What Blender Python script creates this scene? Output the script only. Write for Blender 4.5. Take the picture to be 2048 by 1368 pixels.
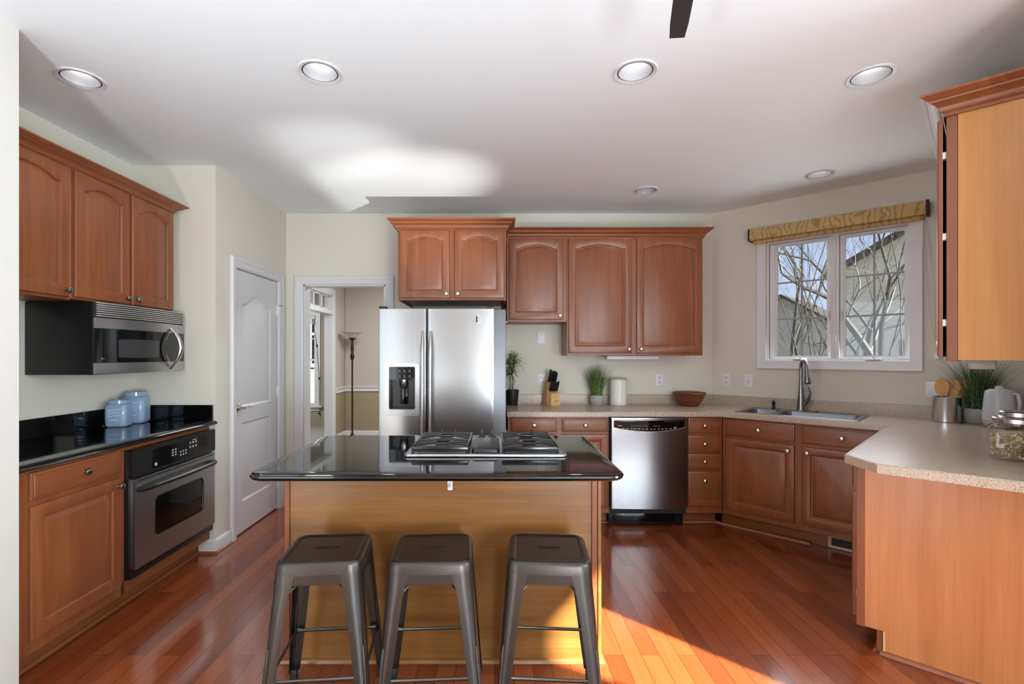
import bpy, bmesh, math, random
from mathutils import Vector, Matrix, geometry
R2 = math.sqrt(2.0)
PI = math.pi
rnd = random.Random(7)
for o in list(bpy.data.objects):
    bpy.data.objects.remove(o, do_unlink=True)
SC = bpy.context.scene
COL = SC.collection
HC = 1.365          # lens height
F = 990.0           # focal length in pixels of the 2048 px frame
H = 2.671           # ceiling height

# ------------------------------------------------------------------ camera
cam_d = bpy.data.cameras.new('camera')
cam = bpy.data.objects.new('camera', cam_d)
COL.objects.link(cam)
cam.location = (0, 0, HC)
cam.rotation_euler = (PI / 2, 0, 0)
cam_d.sensor_width = 36.0
cam_d.lens = F / 2048 * 36.0
cam_d.shift_x = (1024 - 989) / 2048
cam_d.shift_y = (710 - 684) / 2048
cam_d.clip_start = 0.05
cam_d.clip_end = 200
SC.camera = cam

# ------------------------------------------------------------------ light and exposure
SC.view_settings.view_transform = 'Standard'
SC.view_settings.look = 'None'
SC.view_settings.gamma = 1.0
SC.view_settings.use_curve_mapping = False
SC.view_settings.exposure = 0.08
SC.cycles.use_denoising = True
SC.cycles.max_bounces = 8
SC.cycles.diffuse_bounces = 5
SC.cycles.glossy_bounces = 4
SC.cycles.transmission_bounces = 8
SC.cycles.transparent_max_bounces = 12
SC.cycles.sample_clamp_indirect = 6.0
SC.cycles.caustics_reflective = False
SC.cycles.caustics_refractive = False

world = bpy.data.worlds.new('daylight')
SC.world = world
world.use_nodes = True
wn = world.node_tree
wn.nodes.clear()
w_out = wn.nodes.new('ShaderNodeOutputWorld')
w_bg = wn.nodes.new('ShaderNodeBackground')
w_geo = wn.nodes.new('ShaderNodeTexCoord')
w_sep = wn.nodes.new('ShaderNodeSeparateXYZ')
w_rmp = wn.nodes.new('ShaderNodeValToRGB')
w_rmp.color_ramp.elements[0].position = 0.0
w_rmp.color_ramp.elements[0].color = (0.62, 0.74, 0.95, 1)
w_rmp.color_ramp.elements[1].position = 0.5
w_rmp.color_ramp.elements[1].color = (0.26, 0.44, 0.85, 1)
wn.links.new(w_geo.outputs['Generated'], w_sep.inputs[0])
wn.links.new(w_sep.outputs['Z'], w_rmp.inputs['Fac'])
wn.links.new(w_rmp.outputs['Color'], w_bg.inputs['Color'])
w_bg.inputs['Strength'].default_value = 0.95
wn.links.new(w_bg.outputs[0], w_out.inputs['Surface'])

SUN_DIR = Vector((-1.77, 1.0, -0.87)).normalized()
sd = bpy.data.lights.new('sun', 'SUN')
sd.energy = 80.0
sd.angle = math.radians(0.6)
sd.color = (1.0, 0.98, 0.88)
sun = bpy.data.objects.new('sun', sd)
COL.objects.link(sun)
sun.rotation_euler = (-SUN_DIR).to_track_quat('Z', 'Y').to_euler()
sun.location = (8, -4, 6)


def area(name, loc, target, sx, sy, power, color=(1, 1, 1), spread=180):
    d = bpy.data.lights.new(name, 'AREA')
    d.shape = 'RECTANGLE'
    d.size, d.size_y = sx, sy
    d.energy = power
    d.color = color
    d.spread = math.radians(spread)
    o = bpy.data.objects.new(name, d)
    COL.objects.link(o)
    o.location = loc
    o.rotation_euler = (Vector(target) - Vector(loc)).to_track_quat('-Z', 'Y').to_euler()
    return o


# daylight entering by the windows behind the camera, by the bay window and by the sink window
area('window_daylight', (2.05, -2.88, 1.35), (1.9, -1.2, 2.75), 2.2, 2.0, 150, (0.82, 0.93, 1.0))
area('window_daylight', (4.02, 0.24, 1.83), (1.2, -1.2, 2.6), 2.6, 1.0, 200, (0.82, 0.93, 1.0))
area('window_daylight', (-1.86, 0.1, 1.35), (2.2, 1.6, 1.5), 1.5, 1.9, 30, (0.82, 0.93, 1.0))
area('window_daylight', (2.64, 3.86, 1.8), (0.6, 1.8, 1.2), 0.9, 0.95, 8, (0.93, 0.96, 1.0))
area('dining_fill', (-0.9, 6.4, 2.6), (-0.9, 6.4, 0), 0.9, 0.9, 70, (0.97, 0.98, 1.0))  # added fill for the dining room, no fitting there
area('far_room_fill', (-3.9, 7.4, 2.6), (-3.9, 7.6, 0), 0.8, 0.8, 70, (0.97, 0.98, 1.0))  # added fill for the room beyond, without a fitting


def spot(name, loc, target, power, deg, blend, size, color=(1, 1, 1)):
    d = bpy.data.lights.new(name, 'SPOT')
    d.energy = power
    d.spot_size = math.radians(deg)
    d.spot_blend = blend
    d.shadow_soft_size = size
    d.color = color
    o = bpy.data.objects.new(name, d)
    COL.objects.link(o)
    o.location = loc
    o.rotation_euler = (Vector(target) - Vector(loc)).to_track_quat('-Z', 'Y').to_euler()
    return o


# added fill spots standing in for a flash, turned up at the ceiling beside and behind the camera
spot('ceiling_fill', (1.6, -1.0, 1.1), (1.6, -0.6, 2.67), 150, 135, 1.0, 0.12, (0.80, 0.92, 1.0))
spot('ceiling_fill', (0.85, -0.7, 0.8), (-1.3, 3.2, 3.0), 215, 110, 1.0, 0.30, (0.86, 0.95, 1.0))
spot('ceiling_fill', (-1.1, -0.7, 0.6), (-1.3, 0.3, 2.67), 190, 135, 1.0, 0.12, (0.80, 0.92, 1.0))

# added spots imitate the floor's sun patch throwing light up at the ceiling over the refrigerator
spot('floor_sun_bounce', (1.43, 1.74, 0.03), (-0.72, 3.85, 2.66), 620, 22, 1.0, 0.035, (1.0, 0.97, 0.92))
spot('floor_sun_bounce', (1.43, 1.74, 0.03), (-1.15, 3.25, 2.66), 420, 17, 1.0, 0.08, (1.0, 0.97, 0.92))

# ------------------------------------------------------------------ materials


def lin(c):
    c = c.lstrip('#')
    v = [int(c[i:i + 2], 16) / 255 for i in (0, 2, 4)]
    return tuple((x / 12.92 if x <= 0.04045 else ((x + 0.055) / 1.055) ** 2.4) for x in v) + (1,)


def mat(name, color='#808080', rough=0.5, metal=0.0, **kw):
    m = bpy.data.materials.new(name)
    m.use_nodes = True
    b = m.node_tree.nodes['Principled BSDF']
    b.inputs['Base Color'].default_value = lin(color)
    b.inputs['Roughness'].default_value = rough
    b.inputs['Metallic'].default_value = metal
    for k, v in kw.items():
        b.inputs[k.replace('_', ' ')].default_value = v
    return m


def nd(m, t, **kw):
    n = m.node_tree.nodes.new(t)
    for k, v in kw.items():
        setattr(n, k, v)
    return n


def lk(m, a, b):
    m.node_tree.links.new(a, b)


def ramp(m, stops):
    r = nd(m, 'ShaderNodeValToRGB')
    e = r.color_ramp.elements
    e[0].position, e[0].color = stops[0][0], lin(stops[0][1])
    e[1].position, e[1].color = stops[-1][0], lin(stops[-1][1])
    for p, c in stops[1:-1]:
        x = e.new(p)
        x.color = lin(c)
    return r


def wood(name, cols, axis='z', rough=0.40, scale=1.0, contrast=1.0, coat=0.10):
    """satin wood with the grain running along one axis of the piece's own frame"""
    m = mat(name, cols[1], rough)
    b = m.node_tree.nodes['Principled BSDF']
    tc = nd(m, 'ShaderNodeTexCoord')
    mp = nd(m, 'ShaderNodeMapping')
    s = {'x': (1.1, 14, 14), 'y': (14, 1.1, 14), 'z': (14, 14, 1.1)}[axis]
    mp.inputs['Scale'].default_value = [v * scale for v in s]
    lk(m, tc.outputs['Object'], mp.inputs['Vector'])
    n1 = nd(m, 'ShaderNodeTexNoise')
    n1.inputs['Scale'].default_value = 1.0
    n1.inputs['Detail'].default_value = 5
    n1.inputs['Distortion'].default_value = 0.9
    lk(m, mp.outputs[0], n1.inputs['Vector'])
    mp2 = nd(m, 'ShaderNodeMapping')
    mp2.inputs['Scale'].default_value = [v * scale * (9 if v > 5 else 3) for v in s]
    lk(m, tc.outputs['Object'], mp2.inputs['Vector'])
    n2 = nd(m, 'ShaderNodeTexNoise')
    n2.inputs['Scale'].default_value = 1.0
    n2.inputs['Detail'].default_value = 3
    lk(m, mp2.outputs[0], n2.inputs['Vector'])
    mx = nd(m, 'ShaderNodeMix', data_type='FLOAT')
    mx.inputs['Factor'].default_value = 0.35
    lk(m, n1.outputs['Fac'], mx.inputs['A'])
    lk(m, n2.outputs['Fac'], mx.inputs['B'])
    lo, hi = 0.5 - 0.22 / contrast, 0.5 + 0.22 / contrast
    r = ramp(m, [(lo, cols[0]), (0.5, cols[1]), (hi, cols[2])])
    lk(m, mx.outputs['Result'], r.inputs['Fac'])
    lk(m, r.outputs['Color'], b.inputs['Base Color'])
    b.inputs['Coat Weight'].default_value = coat
    b.inputs['Coat Roughness'].default_value = 0.22
    return m


CH = ('#703D1C', '#804727', '#905530')
M = {}
M['cherry'] = wood('cherry_wood', CH, 'z')
M['cherry_h'] = wood('cherry_wood_crossways', CH, 'x')
M['cherry_y'] = wood('cherry_wood_side', CH, 'z', scale=0.8)
M['panel'] = wood('cherry_veneer_panel', ('#A8663B', '#B97646', '#C78654'), 'z', 0.3, 0.7, 1.0, 0.4)
M['panel_up'] = wood('amber_veneer_panel', ('#A66C26', '#B57A36', '#C08644'), 'z', 0.33, 0.7, 1.0, 0.2)
M['island'] = wood('honey_veneer_panel', ('#6A4420', '#7A5024', '#8C6030'), 'x', 0.32, 0.75, 1.1, 0.25)
M['raw_wood'] = wood('plain_pine', ('#C79A62', '#D3A970', '#DEB880'), 'z', 0.6, 1, 1, 0)
M['block_wood'] = wood('pale_block_wood', ('#CFA467', '#DDB67B', '#E6C48D'), 'z', 0.5, 2, 1, 0)
M['block_dark'] = wood('block_side_wood', ('#A9794A', '#B98756', '#C79766'), 'z', 0.5, 2, 1, 0)
M['spoon_wood'] = wood('utensil_wood', ('#C08A4C', '#D09A5B', '#DCAA6C'), 'z', 0.55, 2, 1, 0)
M['bowl_wood'] = wood('dark_bowl_wood', ('#4C2712', '#6E3B1F', '#8C5030'), 'x', 0.4, 1.6, 1.5, 0.2)
M['black'] = mat('black_plastic', '#131314', 0.32)
M['black_soft'] = mat('black_matt', '#0C0C0D', 0.6)
M['black_gloss'] = mat('black_glass', '#08090A', 0.06)
M['iron'] = mat('black_cast_iron', '#0C0C0D', 0.22)
M['grey_glass'] = mat('grey_window_glass', '#3A3A3B', 0.12)
M['mark'] = mat('pale_print', '#B9B9B9', 0.6)
M['mark_dim'] = mat('dim_print', '#6E6F72', 0.6)
M['chrome'] = mat('polished_chrome', '#D8D8DA', 0.12, 1.0)
M['nickel'] = mat('brushed_nickel', '#C9C0B2', 0.28, 1.0)
M['dark_nickel'] = mat('dark_nickel', '#8D8E90', 0.24, 1.0)
M['bright_steel'] = mat('bright_steel_rim', '#D2D3D4', 0.25, 1.0)
M['white'] = mat('white_paint', '#D3D3D6', 0.35)
M['white_plate'] = mat('white_plastic', '#E4E4E6', 0.35)
M['vinyl'] = mat('white_vinyl', '#D9DADD', 0.3)
M['outdoor_trim'] = mat('outdoor_trim_paint', '#55575A', 0.8)
M['baffle'] = mat('grey_baffle', '#A4A4A7', 0.35)
M['grille'] = mat('grey_grille_bar', '#8B8C90', 0.4)
M['ceramic_white'] = mat('white_stoneware', '#DCDAD2', 0.35)
M['kettle'] = mat('pale_grey_ceramic', '#C2C3C8', 0.3)
M['blue_glaze'] = mat('blue_glaze', '#8FA5C0', 0.10)
M['blue_print'] = mat('pale_blue_print', '#C9D6E8', 0.2)
M['pot_black'] = mat('black_pot', '#1A1C1F', 0.4)
M['concrete'] = mat('grey_concrete_pot', '#A5A3A0', 0.8)
M['soil'] = mat('brown_soil', '#5D4A3A', 0.9)
M['stem'] = mat('brown_stem', '#7A5F42', 0.8)
M['bronze'] = mat('dark_bronze', '#2C2119', 0.4, 0.4)
M['lampglass'] = mat('frosted_glass', '#CFCABD', 0.4)
M['cord'] = mat('cream_cord', '#D8D2C4', 0.7)
M['pasta'] = mat('dry_pasta', '#D9C08A', 0.6)
M['vent'] = mat('almond_metal', '#BDA98A', 0.45)
M['fan'] = mat('dark_fan_blade', '#2E2C2B', 0.5)
M['carpet'] = mat('grey_carpet', '#8D8A86', 0.95)
M['cab_inside'] = mat('dark_gap', '#15100C', 0.8)
M['stone_rim'] = mat('canister_lid_rim', '#B9AE98', 0.4)


def lamp_mat(name, color, strength):
    m = mat(name, '#FFFFFF', 0.5)
    b = m.node_tree.nodes['Principled BSDF']
    b.inputs['Emission Color'].default_value = lin(color)
    b.inputs['Emission Strength'].default_value = strength
    return m


M['lamp_on'] = lamp_mat('lit_lamp', '#FFFFFF', 2.2)
M['lamp_dim'] = lamp_mat('dim_lamp', '#FFFFFF', 0.35)


def paint(name, color, rough=0.6, bump=0.02, scale=180):
    m = mat(name, color, rough)
    b = m.node_tree.nodes['Principled BSDF']
    tc = nd(m, 'ShaderNodeTexCoord')
    n = nd(m, 'ShaderNodeTexNoise')
    n.inputs['Scale'].default_value = scale
    bp = nd(m, 'ShaderNodeBump')
    bp.inputs['Strength'].default_value = bump
    lk(m, tc.outputs['Object'], n.inputs['Vector'])
    lk(m, n.outputs['Fac'], bp.inputs['Height'])
    lk(m, bp.outputs[0], b.inputs['Normal'])
    return m


M['wall'] = paint('beige_wall_paint', '#D6D2C5')
M['wall_front_left'] = paint('off_white_wall_paint', '#D2D0CA')
M['ceiling'] = paint('white_ceiling_paint', '#E8EFF3')


def two_tone():
    m = paint('two_tone_dining_wall', '#BDB6AA')
    b = m.node_tree.nodes['Principled BSDF']
    tc = nd(m, 'ShaderNodeTexCoord')
    sp = nd(m, 'ShaderNodeSeparateXYZ')
    lk(m, tc.outputs['Object'], sp.inputs[0])
    r = ramp(m, [(0.0, '#A08E74'), (1.0, '#BDB6AA')])
    r.color_ramp.interpolation = 'CONSTANT'
    mm = nd(m, 'ShaderNodeMath', operation='GREATER_THAN')
    mm.inputs[1].default_value = 0.82
    lk(m, sp.outputs['Z'], mm.inputs[0])
    r.color_ramp.elements[1].position = 0.5
    lk(m, mm.outputs[0], r.inputs['Fac'])
    lk(m, r.outputs['Color'], b.inputs['Base Color'])
    return m


M['two_tone'] = two_tone()


def steel(name, color, rough, axis='x', streak=0.0):
    m = mat(name, color, rough, 1.0)
    b = m.node_tree.nodes['Principled BSDF']
    tc = nd(m, 'ShaderNodeTexCoord')
    mp = nd(m, 'ShaderNodeMapping')
    mp.inputs['Scale'].default_value = {'x': (2, 250, 250), 'z': (250, 250, 2)}[axis]
    n = nd(m, 'ShaderNodeTexNoise')
    n.inputs['Detail'].default_value = 2
    lk(m, tc.outputs['Object'], mp.inputs['Vector'])
    lk(m, mp.outputs[0], n.inputs['Vector'])
    r = nd(m, 'ShaderNodeMapRange')
    r.inputs['To Min'].default_value = rough - streak
    r.inputs['To Max'].default_value = rough + streak
    lk(m, n.outputs['Fac'], r.inputs['Value'])
    lk(m, r.outputs[0], b.inputs['Roughness'])
    return m


M['steel'] = steel('stainless_steel', '#B4B5B7', 0.30, 'x')
M['steel_v'] = steel('stainless_steel_upright_brushing', '#A2A3A5', 0.27, 'z')
M['steel_dw'] = steel('stainless_steel_dishwasher_door', '#A2A3A5', 0.2, 'z')
M['steel_side'] = mat('grey_refrigerator_case', '#7D8084', 0.4, 0.6)
M['sink_steel'] = steel('sink_steel', '#85888C', 0.3, 'x')
M['gunmetal'] = steel('gunmetal_finish', '#5A5957', 0.36, 'z', 0.06)
M['seat_metal'] = mat('dark_seat_metal', '#4A4542', 0.38, 0.85)


def granite():
    m = mat('black_granite', '#0B0B0C', 0.045)
    b = m.node_tree.nodes['Principled BSDF']
    tc = nd(m, 'ShaderNodeTexCoord')
    v = nd(m, 'ShaderNodeTexVoronoi')
    v.inputs['Scale'].default_value = 240
    n = nd(m, 'ShaderNodeTexNoise')
    n.inputs['Scale'].default_value = 60
    n.inputs['Detail'].default_value = 4
    lk(m, tc.outputs['Object'], v.inputs['Vector'])
    lk(m, tc.outputs['Object'], n.inputs['Vector'])
    r = ramp(m, [(0.0, '#5C6266'), (0.10, '#1A1B1D'), (0.16, '#08090A')])
    lk(m, v.outputs['Distance'], r.inputs['Fac'])
    r2 = ramp(m, [(0.58, '#000000'), (0.68, '#FFFFFF')])
    lk(m, n.outputs['Fac'], r2.inputs['Fac'])
    mx = nd(m, 'ShaderNodeMix', data_type='RGBA')
    lk(m, r2.outputs['Color'], mx.inputs['Factor'])
    mx.inputs['A'].default_value = lin('#09090A')
    lk(m, r.outputs['Color'], mx.inputs['B'])
    lk(m, mx.outputs['Result'], b.inputs['Base Color'])
    b.inputs['Specular IOR Level'].default_value = 0.7
    return m


M['granite'] = granite()


def laminate():
    m = mat('speckled_beige_laminate', '#B5A493', 0.3)
    b = m.node_tree.nodes['Principled BSDF']
    tc = nd(m, 'ShaderNodeTexCoord')
    n = nd(m, 'ShaderNodeTexNoise')
    n.inputs['Scale'].default_value = 260
    n.inputs['Detail'].default_value = 3
    lk(m, tc.outputs['Object'], n.inputs['Vector'])
    r = ramp(m, [(0.34, '#8C7966'), (0.45, '#AC9A87'), (0.55, '#B7A694'), (0.68, '#D2C3B0')])
    lk(m, n.outputs['Fac'], r.inputs['Fac'])
    lk(m, r.outputs['Color'], b.inputs['Base Color'])
    return m


M['laminate'] = laminate()


def floor_mat():
    m = mat('reddish_strip_floor', '#8A4526', 0.17)
    b = m.node_tree.nodes['Principled BSDF']
    tc = nd(m, 'ShaderNodeTexCoord')
    mp = nd(m, 'ShaderNodeMapping')
    mp.inputs['Rotation'].default_value = (0, 0, PI / 2)
    lk(m, tc.outputs['Object'], mp.inputs['Vector'])
    br = nd(m, 'ShaderNodeTexBrick')
    br.offset = 0.37
    br.offset_frequency = 2
    br.inputs['Scale'].default_value = 1.0
    br.inputs['Brick Width'].default_value = 0.95
    br.inputs['Row Height'].default_value = 0.0835
    br.inputs['Mortar Size'].default_value = 0.0011
    br.inputs['Mortar Smooth'].default_value = 0.1
    br.inputs['Bias'].default_value = 0.0
    br.inputs['Color1'].default_value = (0, 0, 0, 1)
    br.inputs['Color2'].default_value = (1, 1, 1, 1)
    br.inputs['Mortar'].default_value = (0.5, 0.5, 0.5, 1)
    lk(m, mp.outputs[0], br.inputs['Vector'])
    mp2 = nd(m, 'ShaderNodeMapping')
    mp2.inputs['Scale'].default_value = (22, 1.6, 1)
    lk(m, tc.outputs['Object'], mp2.inputs['Vector'])
    n = nd(m, 'ShaderNodeTexNoise')
    n.inputs['Scale'].default_value = 1
    n.inputs['Detail'].default_value = 5
    n.inputs['Distortion'].default_value = 1.0
    lk(m, mp2.outputs[0], n.inputs['Vector'])
    mx = nd(m, 'ShaderNodeMix', data_type='FLOAT')
    mx.inputs['Factor'].default_value = 0.42
    lk(m, br.outputs['Color'], mx.inputs['A'])
    lk(m, n.outputs['Fac'], mx.inputs['B'])
    r = ramp(m, [(0.15, '#6A3017'), (0.5, '#803D1D'), (0.85, '#924C27')])
    lk(m, mx.outputs['Result'], r.inputs['Fac'])
    mc = nd(m, 'ShaderNodeMix', data_type='RGBA')
    lk(m, br.outputs['Fac'], mc.inputs['Factor'])
    lk(m, r.outputs['Color'], mc.inputs['A'])
    mc.inputs['B'].default_value = lin('#2E140A')
    lk(m, mc.outputs['Result'], b.inputs['Base Color'])
    bp = nd(m, 'ShaderNodeBump')
    bp.inputs['Strength'].default_value = 0.25
    bp.inputs['Distance'].default_value = 0.002
    bp.invert = True
    lk(m, br.outputs['Fac'], bp.inputs['Height'])
    lk(m, bp.outputs[0], b.inputs['Normal'])
    b.inputs['Coat Weight'].default_value = 0.3
    b.inputs['Coat Roughness'].default_value = 0.08
    return m


M['floor'] = floor_mat()


def thin_glass(base=0.03, edge=0.4):
    m = bpy.data.materials.new('clear_window_glass')
    m.use_nodes = True
    nt = m.node_tree
    nt.nodes.clear()
    o = nd(m, 'ShaderNodeOutputMaterial')
    mix = nd(m, 'ShaderNodeMixShader')
    t = nd(m, 'ShaderNodeBsdfTransparent')
    g = nd(m, 'ShaderNodeBsdfGlossy')
    g.inputs['Roughness'].default_value = 0.02
    lw = nd(m, 'ShaderNodeLayerWeight')
    lw.inputs['Blend'].default_value = 0.5
    pw = nd(m, 'ShaderNodeMath', operation='POWER')
    pw.inputs[1].default_value = 4.0
    lk(m, lw.outputs['Facing'], pw.inputs[0])
    ml = nd(m, 'ShaderNodeMath', operation='MULTIPLY_ADD')
    ml.inputs[1].default_value = edge
    ml.inputs[2].default_value = base
    lk(m, pw.outputs[0], ml.inputs[0])
    lk(m, ml.outputs[0], mix.inputs[0])
    lk(m, t.outputs[0], mix.inputs[1])
    lk(m, g.outputs[0], mix.inputs[2])
    lk(m, mix.outputs[0], o.inputs['Surface'])
    return m


M['glass'] = thin_glass()
M['jar_glass'] = thin_glass(0.07, 0.8)
M['jar_glass'].name = 'clear_jar_glass'


def shade_fabric():
    m = mat('leaf_print_fabric', '#B89A68', 0.8)
    b = m.node_tree.nodes['Principled BSDF']
    tc = nd(m, 'ShaderNodeTexCoord')
    w = nd(m, 'ShaderNodeTexWave')
    w.inputs['Scale'].default_value = 7
    w.inputs['Distortion'].default_value = 14
    w.inputs['Detail'].default_value = 2
    w.inputs['Detail Scale'].default_value = 1.2
    lk(m, tc.outputs['Object'], w.inputs['Vector'])
    r = ramp(m, [(0.0, '#9C8156'), (0.10, '#A98C5F'), (0.2, '#BFA06C'), (1.0, '#C4A672')])
    lk(m, w.outputs['Fac'], r.inputs['Fac'])
    lk(m, r.outputs['Color'], b.inputs['Base Color'])
    return m


M['fabric'] = shade_fabric()


def leaf(name, a, c):
    m = mat(name, a, 0.55)
    b = m.node_tree.nodes['Principled BSDF']
    tc = nd(m, 'ShaderNodeTexCoord')
    n = nd(m, 'ShaderNodeTexNoise')
    n.inputs['Scale'].default_value = 45
    lk(m, tc.outputs['Object'], n.inputs['Vector'])
    r = ramp(m, [(0.38, a), (0.62, c)])
    lk(m, n.outputs['Fac'], r.inputs['Fac'])
    lk(m, r.outputs['Color'], b.inputs['Base Color'])
    return m


M['grass'] = leaf('green_grass_blade', '#3F5A22', '#74904A')
M['grass2'] = leaf('deep_green_grass_blade', '#2C4424', '#55703D')
M['dracaena'] = leaf('striped_leaf', '#3A5428', '#A7AE74')
M['bark'] = leaf('pale_bark', '#11100D', '#2A2823')
M['twig'] = leaf('pale_twig', '#24221E', '#4A463F')
for k_ in ('bark', 'twig'):
    M[k_].node_tree.nodes['Principled BSDF'].inputs['Specular IOR Level'].default_value = 0.05
M['ground'] = leaf('winter_lawn', '#3C3826', '#565038')
M['evergreen'] = leaf('garden_shrub', '#3B4727', '#6B7548')


def siding(name, a, c, pitch):
    m = mat(name, a, 0.7)
    b = m.node_tree.nodes['Principled BSDF']
    tc = nd(m, 'ShaderNodeTexCoord')
    sp = nd(m, 'ShaderNodeSeparateXYZ')
    lk(m, tc.outputs['Object'], sp.inputs[0])
    d = nd(m, 'ShaderNodeMath', operation='DIVIDE')
    d.inputs[1].default_value = pitch
    lk(m, sp.outputs['Z'], d.inputs[0])
    f = nd(m, 'ShaderNodeMath', operation='FRACT')
    lk(m, d.outputs[0], f.inputs[0])
    r = ramp(m, [(0.0, c), (0.10, a), (1.0, a)])
    lk(m, f.outputs[0], r.inputs['Fac'])
    lk(m, r.outputs['Color'], b.inputs['Base Color'])
    bp = nd(m, 'ShaderNodeBump')
    bp.inputs['Strength'].default_value = 0.6
    bp.inputs['Distance'].default_value = 0.02
    lk(m, f.outputs[0], bp.inputs['Height'])
    lk(m, bp.outputs[0], b.inputs['Normal'])
    return m


M['siding'] = siding('grey_lap_siding', '#B2AFAB', '#74716C', 0.15)
M['siding_green'] = siding('pale_green_lap_siding', '#6B6F5A', '#3B3E31', 0.16)
M['roof'] = mat('grey_shingles', '#1C1B1A', 0.9, 0.0, Specular_IOR_Level=0.05)


def louver():
    m = mat('striped_louver', '#0A0A0A', 0.3)
    return m


# ------------------------------------------------------------------ mesh building
class MB:
    """collects shapes and links them as ONE mesh object"""

    def __init__(self):
        self.bm = bmesh.new()

    def _add(self, verts, faces, T=None):
        vs = [self.bm.verts.new(T @ Vector(v) if T else Vector(v)) for v in verts]
        fs = []
        for f in faces:
            try:
                fs.append(self.bm.faces.new([vs[i] for i in f]))
            except ValueError:
                pass
        return vs, fs

    def box(self, x0, x1, y0, y1, z0, z1, bev=0.0, seg=2, T=None):
        v = [(x, y, z) for z in (z0, z1) for y in (y0, y1) for x in (x0, x1)]
        f = [(0, 2, 3, 1), (4, 5, 7, 6), (0, 1, 5, 4), (2, 6, 7, 3), (0, 4, 6, 2), (1, 3, 7, 5)]
        vs, fs = self._add(v, f, T)
        if bev > 0:
            es = list({e for q in fs for e in q.edges})
            bmesh.ops.bevel(self.bm, geom=es, offset=bev, segments=seg, affect='EDGES', profile=0.5)
        return self

    def prism(self, outer, z0, z1, holes=(), T=None):
        loops = [list(outer)] + [list(h) for h in holes]
        flat = [p for l in loops for p in l]
        tris = geometry.tessellate_polygon([[Vector((p[0], p[1], 0)) for p in l] for l in loops])
        n = len(flat)
        V = [(p[0], p[1], z0) for p in flat] + [(p[0], p[1], z1) for p in flat]
        Fc = []
        for t in tris:
            a, b, c = t
            ar = (flat[b][0] - flat[a][0]) * (flat[c][1] - flat[a][1]) - (flat[b][1] - flat[a][1]) * (flat[c][0] - flat[a][0])
            if ar < 0:
                b, c = c, b
            Fc.append((a, c, b))
            Fc.append((a + n, b + n, c + n))
        k = 0
        for l in loops:
            m_ = len(l)
            for i in range(m_):
                a, b = k + i, k + (i + 1) % m_
                Fc.append((a, b, b + n, a + n))
            k += m_
        vs, fs = self._add(V, Fc, T)
        bmesh.ops.recalc_face_normals(self.bm, faces=fs)
        return self

    def lathe(self, prof, seg=24, T=None, close=True):
        """profile (r, z) spun about local z"""
        V, Fc = [], []
        ring = []
        for r, z in prof:
            if r < 1e-6:
                ring.append([len(V)])
                V.append((0, 0, z))
            else:
                ring.append(list(range(len(V), len(V) + seg)))
                V += [(r * math.cos(2 * PI * i / seg), r * math.sin(2 * PI * i / seg), z) for i in range(seg)]
        for a, b in zip(ring[:-1], ring[1:]):
            for i in range(seg):
                j = (i + 1) % seg
                if len(a) == 1 and len(b) == 1:
                    continue
                if len(a) == 1:
                    Fc.append((a[0], b[i], b[j]))
                elif len(b) == 1:
                    Fc.append((a[i], b[0], a[j]))
                else:
                    Fc.append((a[i], a[j], b[j], b[i]))
        vs, fs = self._add(V, Fc, T)
        bmesh.ops.recalc_face_normals(self.bm, faces=fs)
        return self

    def tube(self, pts, r, seg=8, T=None, closed=False, flat=None):
        """round bar along points; r a number or one per point; flat=(sx, sy) squashes the section"""
        pts = [Vector(p) for p in pts]
        n = len(pts)
        rs = r if isinstance(r, (list, tuple)) else [r] * n
        V, Fc = [], []
        up = None
        for i, p in enumerate(pts):
            if closed:
                d = pts[(i + 1) % n] - pts[i - 1]
            else:
                d = pts[min(i + 1, n - 1)] - pts[max(i - 1, 0)]
            d.normalize()
            if up is None:
                up = Vector((0, 0, 1)) if abs(d.z) < 0.9 else Vector((1, 0, 0))
            a = d.cross(up)
            if a.length < 1e-5:
                a = d.cross(Vector((0, 1, 0)))
            a.normalize()
            b = a.cross(d).normalized()
            up = b
            fx, fy = flat if flat else (1, 1)
            for k in range(seg):
                t = 2 * PI * k / seg
                V.append(p + a * (math.cos(t) * rs[i] * fx) + b * (math.sin(t) * rs[i] * fy))
        m_ = n if closed else n - 1
        for i in range(m_):
            for k in range(seg):
                a0 = i * seg + k
                a1 = i * seg + (k + 1) % seg
                b0 = ((i + 1) % n) * seg + k
                b1 = ((i + 1) % n) * seg + (k + 1) % seg
                Fc.append((a0, a1, b1, b0))
        if not closed:
            Fc.append(tuple(range(seg))[::-1])
            Fc.append(tuple((n - 1) * seg + k for k in range(seg)))
        vs, fs = self._add(V, Fc, T)
        bmesh.ops.recalc_face_normals(self.bm, faces=fs)
        return self

    def sweep(self, path, prof, side=1, closed=False, T=None):
        """profile (out, z) run along a path in the xy plane with mitred corners; out is to the right of travel if side=1"""
        P = [Vector((p[0], p[1])) for p in path]
        n = len(P)
        offs = []
        for i in range(n):
            if closed:
                d0 = (P[i] - P[i - 1]).normalized()
                d1 = (P[(i + 1) % n] - P[i]).normalized()
            else:
                d0 = (P[i] - P[i - 1]).normalized() if i > 0 else (P[1] - P[0]).normalized()
                d1 = (P[i + 1] - P[i]).normalized() if i < n - 1 else d0
            n0 = Vector((d0.y, -d0.x)) * side
            n1 = Vector((d1.y, -d1.x)) * side
            b = n0 + n1
            b = b / max(b.dot(n0), 1e-6) if b.length > 1e-6 else n0
            offs.append(b)
        V, Fc = [], []
        m_ = len(prof)
        for i in range(n):
            for (o, z) in prof:
                q = P[i] + offs[i] * o
                V.append((q.x, q.y, z))
        cnt = n if closed else n - 1
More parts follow.
